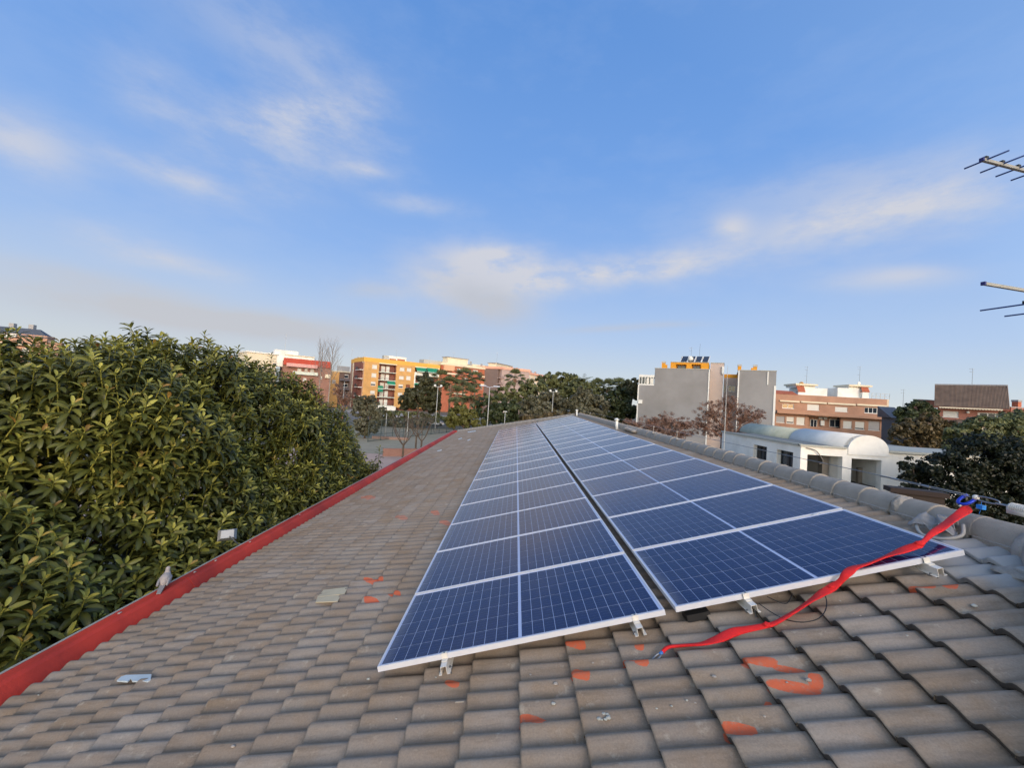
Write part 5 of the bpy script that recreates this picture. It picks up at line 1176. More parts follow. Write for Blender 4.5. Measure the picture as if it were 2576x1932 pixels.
# --- brown pink terrace block
M_BP = brick_mat('tan_pink_brick', S(170, 130, 106), S(162, 122, 98), S(184, 142, 116)); M_BP2 = mat('tan_band', S(180, 138, 112), .9, .06, .6)
def terrace_block():
    A, B = at(*ce(175, 800), 84), at(*ce(1905, 800), 80); F = Frame(A, B)
    e = empty('terrace_apartment_block', (A.x, A.y, GZ), 'tan brick apartment block with two white penthouses and long retractable awnings', 'building')
    zt = F.px(*ce(1100, 478))[1]; zt1 = F.px(*ce(500, 470))[1]
    wA = [((295,592,475,660),.0,None,.12,1),((680,600,865,688),.95,None,.12,1),((1110,640,1305,712),.95,None,.12,1),((1565,650,1832,738),.0,None,.12,3)]
    wB = [((200,782,330,880),.95,M_SHUTG),((360,792,475,893),.75,None),((515,797,640,913),1,None),((1235,857,1370,968),.95,None),((1420,867,1565,988),.8,None),((1625,858,1800,1000),.98,M_SHUTG)]
    wC = [((380,985,480,1080),.9,None),((540,990,640,1090),.9,None)]
    lg = RR(F, ce, 700, 790, 1195, 955)
    ops = [RR(F, ce, *w[0]) for w in wA + wB]
    wall_open('wall', F, 0, F.L, GZ, zt, -.35, 0, ops + [lg], M_BP, e); MB().fb(F, .02, F.L-.4, GZ, zt-.3, -11, -1.8).build('core', M_DARKROOM, e)
    MB().fb(F, lg[0]-.1, lg[1]+.1, lg[2]-.1, lg[3]+.1, -1.8, -1.5).build('recess_wall', M_BP, e)
    MB().fb(F, 0, F.L, zt-.25, zt, -11, -.35).build('flat_roof', M_POLE, e)
    for w, q in zip(wA + wB, ops): window(F, q, e, .14, w[1], w[2], mull=w[4] if len(w) > 4 else 0)
    for (x0, x1) in ((725, 830), (1020, 1190)): q = RR(F, ce, x0, 830, x1, 950, -1.5); window(F, (q[0], q[1], q[2], q[3]), e, 1.45, .0, None, mull=1, sill=False)
    for r in ((905,795,960,830),(985,800,1030,835),(930,850,990,930),): q = RR(F, ce, *r); MB().fb(F, q[0], q[1], q[2], q[3], -1.4, -1.0).build('air_conditioner', M_WPVC, e)
    # terrace parapet band (proud), then the awning boxes
    p = [F.px(*ce(x, y)) for x, y in ((180, 660), (1890, 760), (180, 735), (1890, 830))]
    MB().fb(F, 0, F.L, (p[2][1]+p[3][1])/2, (p[0][1]+p[1][1])/2-.35, .0, 1.2).build('terrace_parapet', M_BP2, e)
    MB().fb(F, lg[0]-.5, lg[1]+.5, lg[3]+.02, lg[3]+.2, .0, .9).build('loggia_canopy', M_BP2, e)
    for (x0, y0, x1, y1) in ((250,532,552,568),(575,540,970,596),(990,572,1415,612),(1440,594,1890,632)):
        q0 = F.px(*ce(x0, (y0+y1)/2-4)); q1 = F.px(*ce(x1, (y0+y1)/2+6)); b = MB(); zc = (q0[1]+q1[1])/2; b.fb(F, q0[0], q1[0], zc-.16, zc+.16, .03, .34); b.build('awning_cassette', M_CREAM, e)
    q = RR(F, ce, 505, 350, 600, 440, -2)
    def pent(xa, xb, ya, slab, red, nm):
        a, c = F.px(*ce(xa, 400), -2)[0], F.px(*ce(xb, 400), -2)[0]; z1 = F.px(*ce((xa+xb)/2, ya), -2)[1]
        MB().fb(F, a, c, zt, z1, -8, -2).build('penthouse', M_WHITE, e)
        s0, s1 = F.px(*ce(slab[0], 290), -1.6)[0], F.px(*ce(slab[1], 290), -1.6)[0]; zs_ = F.px(*ce((slab[0]+slab[1])/2, slab[2]), -1.6)[1]
        MB().fb(F, s0+.3, s1-.3, z1, zs_-.35, -7, -2.2).build('lift_tower', M_WHITE, e)
        MB().fb(F, s0, s1, zs_-.35, zs_, -7.4, -1.6).build('tower_slab', M_CREAM, e)
        r0, r1 = F.px(*ce(red[0], 350), -1.9)[0], F.px(*ce(red[1], 350), -1.9)[0]; zz = F.px(*ce(red[0], 345), -1.9)[1]
        b = MB(); b.add([F.P(r0,zz-.7,-1.2),F.P(r1,zz-.7,-1.2),F.P(r1,zz+.5,-2.0),F.P(r0,zz+.5,-2.0)], [(0,1,2,3)]); b.fb(F, r0, r1, zz-.85, zz-.7, -2, -1.2); b.build('tiled_hood', mat('terracotta', S(168, 92, 64), .85, .15, 3), e)
        MB().fb(F, r0+.1, r1-.1, zt, zz-.86, -2, -1.3).build('porch', M_WHITE, e)
    pent(600, 990, 345, (505, 850, 280), (515, 630), 'l'); pent(1150, 1600, 352, (1325, 1690, 298), (1500, 1615), 'r')
    c = F.P(*F.px(*ce(590, 278), -2), -2); MB().sphere((0,0,0), 1, 12, 8).v; b = MB(); b.sphere(c, .42, 12, 8); b.build('ochre_tank', mat('ochre_tank', S(190, 140, 70), .7), e, True)
    c = F.P(*F.px(*ce(1480, 275), -2), -2); b = MB(); b.sphere(c, .38, 12, 8, (1, .3, 1)); b.build('satellite_dish', M_WPVC, e, True)
    b = MB(); z0 = zt
    for x in (1680, 1745, 1810, 1880, 1955): u = F.px(*ce(x, 450), -1)[0]; b.fb(F, u-.03, u+.03, z0, z0+1.2, -1.03, -.97)
    ua, ub = F.px(*ce(1680, 450), -1)[0], F.px(*ce(1955, 450), -1)[0]; b.fb(F, ua, ub, z0+1.15, z0+1.2, -1.03, -.97); b.fb(F, ua, ub, z0+.55, z0+.6, -1.03, -.97); b.build('roof_railing', M_POLE, e)
    G = Frame(F.P(F.L, 0), F.P(F.L, 0) + Vector((4.4, 9, 0))); MB().fb(G, 0, G.L, GZ, zt, -.3, .0).build('end_wall', M_PC, e)
    q = RR(G, ce, 1900, 920, 1990, 1040); MB().fb(G, .5, 3.2, q[2], q[3], .0, .8).build('end_balcony', mat('yellow_balcony', S(222, 196, 120), .8), e)
    b = MB(); q = RR(F, ce, 200, 378, 500, 470, -1); b.add([F.P(0,zt,.0),F.P(q[1],zt,.0),F.P(q[1],q[3]-.1,-2.5),F.P(0,q[3],-2.5)], [(0,1,2,3)]); b.fb(F, 0, q[1], zt-.1, zt+.02, -2.5, 0); b.build('tiled_hood', MATS['terracotta'], e)
    for (x, yb, yt, lb) in ((665, 280, 5, 'a'), (1485, 250, 5, 'b')):
        u, z0 = F.px(*ce(x, yb), -3); z1 = F.px(*ce(x, yt), -3)[1]; aerial(F.P(u, z0, -3), z1-z0, '', e, 3)
terrace_block()
# --- tiled house, its neighbours
M_RT = bpy.data.materials.new('ribbed_tile'); M_RT.use_nodes = True; t = NT(M_RT.node_tree)
pos = t.node('ShaderNodeTexCoord').outputs['Object']; t.l.new(t.ramp(t.noise(pos, .9, 6, .7), [(.3, S(112, 92, 78)), (.7, S(142, 120, 100))]), t.n['Principled BSDF'].inputs['Base Color']); t.n['Principled BSDF'].inputs['Roughness'].default_value = .9
M_PB = brick_mat('pink_red_brick', S(158, 106, 90), S(148, 98, 82), S(170, 118, 100))
def tiled_house():
    Y = 60; A, B = at(*cf(795, 800), 62.5), at(*cf(1965, 800), 57); F = Frame(A, B); ze = F.px(*cf(1370, 690))[1]
    e = empty('brown_tiled_house', (A.x, Y, GZ), 'brick house with a big brown ribbed tile roof and a scalloped white awning', 'building')
    ws = [RR(F, cf, 885, 745, 1140, 842), RR(F, cf, 1450, 772, 1790, 880)]
    wall_open('wall', F, 0, F.L, GZ, ze, -.3, 0, ws, M_PB, e); MB().fb(F, .02, F.L-.02, GZ, ze, -4, -.6).build('core', M_DARKROOM, e); MB().fb(F, F.L-.3, F.L, GZ, ze, -4, -.3).build('side_wall', M_PB, e)
    window(F, ws[0], e, .15, .95); window(F, ws[1], e, .15, 0, mull=1)
    for f_, s_ in ((.0, .12), (.84, .16)): MB().fb(F, ws[1][0]+(ws[1][1]-ws[1][0])*f_, ws[1][0]+(ws[1][1]-ws[1][0])*(f_+s_), ws[1][2]+.1, ws[1][3]-.1, -.12, -.1).build('curtain', M_SHUT, e)
    ua, ub = F.px(*cf(742, 660), .5)[0], F.px(*cf(1985, 712), .5)[0]; ur0, ur1 = F.px(*cf(752, 312), -4)[0], F.px(*cf(1948, 335), -4)[0]; zr = F.px(*cf(1350, 325), -4)[1]
    b = MB(); n = 56                                  # rolls of the roof as real ribs, each four short faces
    for i in range(n):
        for k, (f0, h0, f1, h1) in enumerate(((0,0,.3,.09),(.3,.09,.65,.09),(.65,.09,.85,0),(.85,0,1,0))):
            a0, a1 = (i+f0)/n, (i+f1)/n; q = []
            for (a, h) in ((a0, h0), (a1, h1)): q.append((F.P(ua+(ub-ua)*a, ze+h, .5), F.P(ur0+(ur1-ur0)*a, zr+h, -4)))
            b.add([q[0][0], q[1][0], q[1][1], q[0][1]], [(0,1,2,3)])
    b.build('tiled_roof', M_RT, e)
    b = MB(); b.add([F.P(ua,ze,.5),F.P(ub,ze,.5),F.P(ur1,zr,-4),F.P(ur0,zr,-4),F.P(ua,ze-.15,.5),F.P(ub,ze-.15,.5),F.P(ub-.3,ze-.15,-4.1),F.P(ur0+.05,ze-.15,-4.1)], [(3,2,6,7),(0,3,7,4),(1,5,6,2),(0,4,5,1),(4,7,6,5)]); b.build('gables', M_PB, e)
    b = MB(); b.tube([F.P(ur0,zr+.08,-4), F.P(ur1,zr+.08,-4)], .13, 6); b.build('ridge_line', M_SHUTG, e)
    q = RR(F, cf, 830, 690, 1870, 748); b = MB(); z0, z1 = q[2]+.25, q[3]-.1; b.add([F.P(q[0],z1,.03),F.P(q[1],z1,.03),F.P(q[1],z0+.25,1.1),F.P(q[0],z0+.25,1.1)], [(0,1,2,3)]); n = 22
    for i in range(n): a, c = q[0]+(q[1]-q[0])*i/n, q[0]+(q[1]-q[0])*(i+1)/n; m_ = (a+c)/2; b.add([F.P(a,z0+.25,1.1),F.P(c,z0+.25,1.1),F.P(c,z0+.1,1.1),F.P(m_,z0-.02,1.1),F.P(a,z0+.1,1.1)], [(0,1,2,3,4)])
    b.build('scalloped_awning', M_CREAM, e)
    q = RR(F, cf, 1100, 905, 1880, 975, 2); b = MB()
    for i in range(34): a = q[0]+(q[1]-q[0])*i/34; b.tube([F.P(a, q[3], .1), F.P(a, q[2]+.1, 2)], .11, 4)
    b.fb(F, q[0]-3, q[1], q[2]-.5, q[2]+.02, .05, 1.9); b.build('lower_tiled_ledge', M_RT, e)
    q = RR(F, cf, 1380, 1015, 1640, 1070, 2.4); MB().fb(F, q[0], q[1], q[2], q[3], 2.4, 3.2).build('white_canopy', M_CREAM, e)
    c = F.P(*F.px(*cf(1298, 762), .2), .2); MB().sphere(c, .2, 8, 6); b = MB(); b.sphere(c, .2, 8, 6); b.build('wall_lamp', M_WPVC, e, True)
    u, z0 = F.px(*cf(1360, 320), -4); aerial(F.P(u, zr, -4), F.px(*cf(1370, 40), -4)[1]-zr, '', e, 2)
    # right neighbour
    A, B = at(*cf(1998, 800), 58), at(*cf(2700, 800), 58); G = Frame(A, B); zt = G.px(*cf(2100, 690))[1]; e2 = empty('brick_house_with_chimney', (A.x, 58, GZ), 'red brick house with a single chimney cut by the right edge', 'building')
    w = RR(G, cf, 2060, 845, 2300, 920); wall_open('wall', G, 0, G.L, GZ, zt, -.3, 0, [w], M_PB, e2); MB().fb(G, 0, G.L, GZ, zt-.1, -8, -.6).build('core', M_DARKROOM, e2); window(G, w, e2, .2, 0, mull=2)
    MB().fb(G, -.05, G.L, zt, zt+.12, -8, .05).build('coping', M_SHUTG, e2); q = RR(G, cf, 2115, 562, 2172, 688, -2); MB().fb(G, q[0], q[1], zt, q[3]-.3, -2.8, -2).build('chimney', M_OB, e2); MB().fb(G, q[0]-.05, q[1]+.05, q[3]-.3, q[3], -2.85, -1.95).build('chimney_cap', M_SHUTG, e2)
    b = MB(); b.fb(G, 0, G.L, G.px(*cf(2100, 825))[1]-.1, G.px(*cf(2100, 825))[1]+.08, 0, .6); b.build('eaves', M_OB, e2)
    # left brick bit and dark roof
    A, B = at(*cf(500, 650), 66), at(*cf(745, 650), 66); G = Frame(A, B); zt = G.px(*cf(630, 568))[1]; e3 = empty('low_brick_annex', (A.x, 66, GZ), 'low brick annex with grey coping left of the brown tiled house', 'building'); MB().fb(G, 0, G.L, GZ, zt, -1, 0).build('wall', M_PB, e3); MB().fb(G, -.1, G.L, zt, zt+.12, -1.1, .1).build('coping', M_SHUTG, e3)
    A, B = at(*cf(40, 760), 70), at(*cf(345, 760), 70); G = Frame(A, B); z0, z1 = G.px(*cf(180, 860))[1], G.px(*cf(180, 678))[1]; e4 = empty('dark_slate_house', (A.x, 70, GZ), 'house with a dark slate roof and one skylight behind the evergreen', 'building')
    MB().fb(G, .6, G.L, GZ, z0, -2.5, 0).build('wall', M_SLATE, e4); b = MB(); b.add([G.P(-.3,z0,.4),G.P(G.L,z0,.4),G.P(G.L,z1,-3),G.P(.2,z1,-3),G.P(.4,z0,-3.2),G.P(G.L,z0,-3.2)], [(0,1,2,3),(4,0,3),(5,4,3,2),(1,5,2)]); b.build('slate_roof', M_SLATE, e4)
    q = RR(G, cf, 165, 750, 290, 785, -1.2); b = MB(); b.fb(G, q[0], q[1], q[2], q[3], -1.6, -1.0); b.build('skylight', M_WPVC, e4)
    u, z = G.px(*cf(230, 630), -3); aerial(G.P(u, z1, -3), G.px(*cf(240, 380), -3)[1]-z1, '', e4, 2)
tiled_house()

# --- white vaulted building beside our roof
def vault_building():
    c0 = at(*cg(985, 700), 24); XW = c0.x; zr = at(*cg(985, 348), 24).z; YF = 24.0
    YB = 24.0; far = atx(1817, 1087, XW).y
    e = empty('white_vaulted_building', (XW, YF, GZ), 'white single storey building with a barrel vault and deep window openings', 'building')
    L_ = Frame((XW, far), (XW, YF)); Fr = Frame((XW, YF), (XW + 14, YF))
    ops = [RR(L_, cg, 488, 345, 632, 530), RR(L_, cg, 735, 400, 912, 640)]
    ops = [(a, c, d, f_) for a, c, d, f_ in ops]
    low = zr - 3.6
    wall_open('side_wall', L_, 0, L_.L-.403, GZ, zr, -.4, 0, ops, M_WHITE, e)
    for q in ops: window(L_, q, e, .34, 0, None, mat('dark_frame', S(40, 38, 36), .5), True, 1)
    # front wall with openings
    o1 = RR(Fr, cg, 1062, 452, 1440, 770); arch0, arch1 = Fr.px(*cg(1497, 450))[0], Fr.px(*cg(1932, 450))[0]; cx_ = (arch0+arch1)/2; rad = (arch1-arch0)/2
    zs = Fr.px(*cg(1720, 485))[1] + .55; ztop = Fr.px(*cg(1720, 236))[1]
    o2 = RR(Fr, cg, 1530, 492, 1852, 1100); o1 = (o1[0], o1[1], o1[2], o1[3]); o2 = (o2[0], o2[1], GZ, o2[3])
    o3 = RR(Fr, cg, 2050, 530, 2120, 650)
    wall_open('front_wall', Fr, 0, arch1 + .0, GZ, zr, -.4, 0, [o1, o2], M_WHITE, e)
    zr3 = Fr.px(*cg(2000, 425))[1]
    wall_open('front_wall', Fr, arch1, 14, GZ, zr3, -.4, -.05, [o3], M_WHITE, e); window(Fr, o3, e, .3, 0, None, M_WPVC)
    MB().fb(Fr, arch1, 14.2, zr3, zr3+.15, -5, .1).build('roof_edge', M_LIP, e)
    # pier, interior and porch
    q = RR(Fr, cg, 1215, 450, 1283, 720, -1.2); MB().fb(Fr, q[0], q[1], GZ, zr-.3, -1.5, -1.1).build('inner_pier', mat('grey_pier', S(120, 114, 106), .9), e)
    MB().fb(Fr, o1[0]-.3, o1[1]+.2, GZ, zr-.2, -3.4, -3.2).build('inner_wall', mat('interior_shade', S(34, 31, 28), .9, .2, 2), e)  # shade of the deep room put into the wall's near-black colour
    MB().fb(Fr, o1[1]+.05, o1[1]+.35, GZ, zr-.2, -3.4, -.41).build('porch_side_wall', M_WHITE, e)
    MB().fb(Fr, o1[0]-.5, arch1, GZ+.0, o1[2]+.02, -3.4, -.41).build('inner_floor', M_DARKROOM, e)
    MB().fb(Fr, o1[1]+.35, arch1-.1, GZ, zr-.3, -4.6, -4.3).build('porch_back_wall', M_WHITE, e)
    q = RR(Fr, cg, 1610, 590, 1860, 900, -1.6); MB().fb(Fr, q[0], q[1]+1.5, GZ, q[3], -1.8, -1.6).build('porch_screen', mat('beige_screen', S(150, 138, 122), .85), e)
    MB().fb(Fr, arch1-.25, arch1-.05, GZ, zr-.3, -4.6, -.41).build('porch_side_wall', M_WHITE, e)
    # flat roof parts
    MB().fb(Fr, -.08, arch0-.1, zr, zr+.06, -(far-YF), .08).build('flat_roof', mat('bitumen_roof', S(120, 122, 118), .9, .1, 1.5), e)
    MB().fb(Fr, arch1+.05, 14.2, zr3-.05, zr3-.005, -(far-YF), -.4).build('flat_roof', MATS['bitumen_roof'], e)
    MB().fb(Fr, -.12, arch0-.1, zr+.0, zr+.12, -.1, .12).build('roof_edge', M_LIP, e)
    b = MB(); b.fb(L_, 0, L_.L, zr+.0, zr+.14, -.12, .12); b.build('roof_edge', M_LIP, e)
    MB().fb(Fr, .3, 13.9, GZ, zr-.15, -(far-YF)+.1, -4.8).build('body', M_DARKROOM, e)
    # vaults
    def vault(r, zc, y0, y1, m_, nm, capf=None, th=.12):
        b = MB(); n = 26
        for k in range(n):
            a0, a1 = PI*k/n, PI*(k+1)/n; q = []
            for y in (y0, y1):
                for a in (a0, a1):
                    for rr_ in (r, r-th): q.append(Vector((XW+cx_+rr_*math.cos(a), y, zc+rr_*math.sin(a)*kk)))
            o_, i_, o2_, i2_, p_, j_, p2_, j2_ = q
            b.add([o_, o2_, p2_, p_, i_, i2_, j2_, j_], [(0,1,2,3),(7,6,5,4),(0,4,5,1),(3,2,6,7)])
        b.build(nm, m_, e, True)
    kk = (ztop - zs) / rad
    yv1 = 24 + (1299-2184)/(1299-2029)*26.8 - 26.8; yv2 = 24 + (1299-2184)/(1299-1935)*26.8 - 26.8
    vault(rad, zs, YF + .02, yv1, mat('white_metal_vault', S(224, 220, 210), .8, .05, 1.5, c2=S(196, 194, 184)), 'barrel_vault')
    vault(rad*.93, zs, yv1+.01, yv2+2.5, mat('mossy_metal_vault', S(184, 184, 162), .8, .1, 2.5, c2=S(140, 150, 128)), 'mossy_vault')
    b = MB(); n = 26; pts = [(cx_+rad*math.cos(PI*k/n), zs+rad*kk*math.sin(PI*k/n)) for k in range(n+1)]
    poly = [Vector((XW+u, 0, z)) for u, z in pts] + [Vector((XW+cx_-rad, 0, zr-.35)), Vector((XW+cx_+rad, 0, zr-.35))]
    b.extr(poly, (0, YF-.06, 0), (0, YF+.3, 0)); b.build('arched_gable', M_WHITE, e)
    b = MB(); b.tube(spl([Fr.P(.3, zr-.1, .05), Fr.P(.9, zr-.25, .12), Fr.P(1.4, zr-.9, .12), Fr.P(1.2, zr-1.1, .05)]), .03, 5); b.build('loose_cable', MATS['grey_pier'], e, True)
vault_building()
# dark little roof below the trees
A = at(2245, 1235, 13.5); e = empty('dark_shed', (A.x, A.y, GZ), 'dark shed roof with a brown fascia under the right hand trees', 'shed')
B = at(2360, 1245, 13.0); F = Frame(A, B); z = at(2270, 1228, 13.5).z
b = MB(); b.fb(F, -.1, F.L+.3, z-.18, z, -.5, .1); b.build('fascia', mat('dark_brown_wood', S(38, 25, 21), .8), e)
b = MB(); b.fb(F, .1, F.L+.2, GZ, z-.18, -.4, 0); b.build('shed_wall', mat('shed_wall', S(50, 40, 34), .9), e)
lowwall = [at(1700, 1128, 34), at(1822, 1128, 34)]
MB().fb(Frame(lowwall[0], lowwall[1]), 0, 5, GZ, lowwall[0].z-.2, -.3, 0).build('garden_wall', M_CREAM, label='low pale garden wall behind the ridge, left of the white building', cat='wall')
MB().fb(Frame(at(1650, 1100, 30), at(1830, 1130, 30)), 0, 7, GZ, at(1750, 1140, 30).z, -4, 0).build('pavilion_roof', mat('shed_flat', S(104, 98, 92), .9), label='flat grey pavilion roof between ridge and garden wall', cat='shed')

# ------------------------------------------------------------------ street things
def lamp_post(px, ytop, Y, kind, lab, ybase=None):
    top = at(px, ytop, Y); e = empty('street_lamp', (top.x, top.y, GZ), lab, 'street lamp', 'tall street lamps over the court')
    MB().tube([(top.x, top.y, GZ), (top.x, top.y, top.z)], [.085, .05], 8).build('pole', M_POLE, e, True)
    if kind == 'globes':
        for s_ in (-1, 1):
            b = MB(); b.sphere(top + Vector((s_*.6, 0, .1)), .25, 10, 8); b.build('globe', M_WPVC, e, True)
        MB().tube([top + Vector((-.75,0,-.1)), top + Vector((.75,0,-.1))], .05, 5).build('cross_arm', M_POLE, e)
    elif kind == 'heads':
        for s_ in (-1, 1):
            b = MB(); b.box(top + Vector((s_*1.1, 0, .25)), (1.0, .4, .18)); b.tube([top, top + Vector((s_*.7,0,.2))], .05, 5); b.build('lamp_head', mat('lamp_grey', S(176, 184, 200), .5), e)
    elif kind == 'single': b = MB(); b.box(top + Vector((0, 0, .1)), (.7, .35, .2)); b.build('lamp_head', M_POLE, e)
lamp_post(1102, 972, 76, 'globes', 'street lamp with two white globes left of the palms')
lamp_post(1232, 975, 62, 'heads', 'street lamp with two flat heads, nearest the roof')
lamp_post(1392, 985, 80, 'globes', 'street lamp rising behind the left solar panels with small globes')
lamp_post(1271, 1037, 70, 'single', 'short pole in front of the dark tree behind the roof')
lamp_post(1546, 1010, 90, 'none', 'thin pale pole under the right hand palms')
lamp_post(867, 960, 105, 'none', 'pale pole standing before the brown block, left of the yellow block')
lamp_post(973, 1040, 62, 'none', 'short white post at the sports court, left one')
lamp_post(1028, 1036, 62, 'none', 'short white post at the sports court, right one')
p = at(1821, 1130, 23.6); b = MB(); b.tube([(p.x, p.y, GZ), (p.x, p.y, at(1821, 920, 23.6).z)], [.035, .012], 6)
b.build('lightning_rod', M_POLE, None, True, label='tall thin pale rod standing at the corner of the white building', cat='rod')
def car(px, py, Y, col, lab, rz):
    c = at(px, py, Y); e = empty('parked_car', (c.x, c.y, GZ), lab, 'car', 'cars parked beyond the court'); R = Matrix.Rotation(rz, 3, 'Z'); o = Vector((c.x, c.y, GZ))
    T3 = lambda v: o + R @ Vector(v)
    prof = [(-2.1,.35),(2.1,.35),(2.15,.75),(1.3,.95),(.7,1.42),(-1.0,1.46),(-1.8,1.05),(-2.15,.95)]
    b = MB(); b.add([T3((x, -.85, z)) for x, z in prof] + [T3((x, .85, z)) for x, z in prof], [(k, (k+1) % 8, 8+(k+1) % 8, 8+k) for k in range(8)] + [tuple(range(8))[::-1], tuple(range(8, 16))]); b.build('body', mat(f'paint_{lab[:6]}', col, .3, .02, 1), e)
    b = MB(); b.add([T3((1.22,-.87,.98)),T3((.7,-.87,1.36)),T3((-1.0,-.87,1.38)),T3((-1.6,-.87,1.02)),T3((1.22,.87,.98)),T3((.7,.87,1.36)),T3((-1.0,.87,1.38)),T3((-1.6,.87,1.02))], [(0,1,2,3),(7,6,5,4),(0,4,5,1),(1,5,6,2),(2,6,7,3)]); b.build('glazing', M_GLASS, e)
    for x in (-1.3, 1.35):
        for y in (-.8, .8): MB().tube([T3((x, y-.1, .33)), T3((x, y+.1, .33))], .33, 12).build('wheel', M_BLACK, e)
for k, (px, Y, colr, lb) in enumerate(((962,93,S(220,220,220),'white parked car left of the row beyond the court'),(990,96,S(170,176,180),'silver parked car in the row beyond the court'),(1008,92,S(226,226,222),'bright white parked van-like car in front of the shop'),
        (1046,95,S(90,96,104),'grey parked car right of the silver one'),(1078,94,S(190,194,200),'pale blue grey parked car under the dark pine'),(1094,91,S(236,236,236),'white parked car beside the double globe lamp'),(937,97,S(60,62,66),'dark parked car half hidden by foliage'))):
    car(px, 1050, Y, colr, lb, .06 + .05*k)
b = MB(); P0, P1 = atz(925, 1112, GZ), atz(1240, 1075, GZ); n = 16
for k in range(n+1):
    p = P0.lerp(P1, k/n); b.tube([(p.x, p.y, GZ), (p.x, p.y, GZ+3)], .05, 5)
b.build('posts', mat('fence_green', S(62, 72, 66), .7), (e := empty('court_fence', P0, 'long dark mesh fence with thin posts round the sports court', 'fence')))
b = MB()
for z in (.1, 1.0, 2.0, 3.0): b.tube([P0.lerp(P1, k/12) + Vector((0, 0, z + (.12*math.sin(k) if z == 3 else 0))) for k in range(13)], .035, 4)
for k in range(260): p = P0.lerp(P1, k/260); b.tube([p + Vector((0,0,.1)), p + Vector((0,0,3))], .012, 3, False)
b.build('mesh_wires', MATS['fence_green'], e)
q = atz(985, 1148, GZ); F = Frame(q, q + Vector((3.2, 1.4, 0))); MB().fb(F, -1, F.L, GZ, GZ+.9, -.3, 0).build('low_brick_wall', M_BRS, label='low red brown brick wall on the court just beyond the parapet', cat='wall')
q = atz(960, 1105, GZ); F = Frame(q, q + Vector((4, .6, 0))); b = MB(); b.fb(F, -1.5, F.L, GZ, GZ+.4, -.8, 0); b.build('planter_edge', mat('planter_brick', S(142, 116, 102), .9), label='long low planter edge across the court', cat='planter')

# ------------------------------------------------------------------ vegetation in the distance
def pinnate(b, base, az, L, el0, droop, rr, nlf=13, lw=.05, ll=.55):
    pts = []; p = base.copy(); el = el0; n = 7
    for i in range(n+1): pts.append(p.copy()); p = p + Vector((math.cos(az)*math.cos(el), math.sin(az)*math.cos(el), math.sin(el))) * (L/n); el -= droop/n
    b.tube(pts, [.03*(1-i/n)+.008 for i in range(n+1)], 3, False); sd_ = Vector((-math.sin(az), math.cos(az), 0))
    for k in range(nlf):
        f = .12 + .86*k/nlf; i = min(int(f*n), n-1); q = pts[i].lerp(pts[i+1], f*n-i); d = (pts[i+1]-pts[i]).normalized(); l = ll*(1-.75*abs(f-.4))
        for s_ in (-1, 1):
            tip = q + (sd_*s_*.8 + d*.55 + Vector((0,0,-.35-.2*rr.random()))).normalized()*l; b.add([q - d*lw, q + d*lw, tip], [(0,1,2)])
def palm(px, ytop, Y, kind, lab, seed, ht=None, rc_=2.4):
    rr = random.Random(seed); c = at(px, ytop, Y); c.z -= rc_*.55; e = empty('palm_tree', (c.x, c.y, GZ), lab, 'palm', 'palms in the park behind the roof')
    MB().tube([(c.x+rr.uniform(-.3,.3), c.y, GZ), (c.x, c.y, (GZ+c.z)/2), c], [.28, .2, .22], 8).build('trunk', M_PTRUNK, e, True)
    b = MB()
    if kind == 'feather':
        for k in range(44): pinnate(b, c, k*2.4+rr.uniform(-.2,.2), rc_*rr.uniform(.85,1.15), rr.uniform(-.5,1.35), rr.uniform(1.1,1.9), rr, 13, .06, rc_*.26)
    else:
        for k in range(30):                       # fan leaves: stalk plus a folded wheel of blades
            az = k*2.4; el = rr.uniform(-.9, 1.4); d = Vector((math.cos(az)*math.cos(el), math.sin(az)*math.cos(el), math.sin(el))); q = c + d*rc_*.5; b.tube([c, q], .02, 3, False); s_ = d.cross(Vector((0,0,1))).normalized(); u_ = s_.cross(d)
            for j in range(11):
                a = (j-5)/5*1.35; dr = (d*math.cos(a) + s_*math.sin(a)); tip = q + dr*rc_*.52 + Vector((0,0,-.25*rc_*(.4+abs(a)*.3))); w_ = dr.cross(u_)*.045*rc_*.5; b.add([q+dr*.1-w_, q+dr*.1+w_, q+dr*rc_*.3+w_*1.2, tip, q+dr*rc_*.3-w_*1.2], [(0,1,2,3,4)])
    me = b.mesh('crown', L_PALM); a = me.attributes.new('tint', 'FLOAT_COLOR', 'POINT'); nvv = len(b.v); arr = np.zeros((nvv, 4)); arr[:, 1] = np.random.default_rng(seed).random(nvv); arr[:, 0] = (np.random.default_rng(seed+1).random(nvv) > .9)*.6; arr[:, 3] = 1
    a.data.foreach_set('color', arr.astype(np.float32).ravel()); place('crown', me, e)
    # skirt of dead leaves
    b = MB()
    for k in range(26): a_ = k*2.4; r_ = rc_*.25*rr.uniform(.6,1); b.add([c + Vector((math.cos(a_)*.15, math.sin(a_)*.15, -.1)), c + Vector((math.cos(a_)*r_-.12, math.sin(a_)*r_, -rc_*.7*rr.random()-.3)), c + Vector((math.cos(a_)*r_+.12, math.sin(a_)*r_, -rc_*.7*rr.random()-.3))], [(0,1,2)])
    b.build('dead_leaf_skirt', mat('dead_palm_leaf', S(136, 104, 84), .9, .2, 2), e)
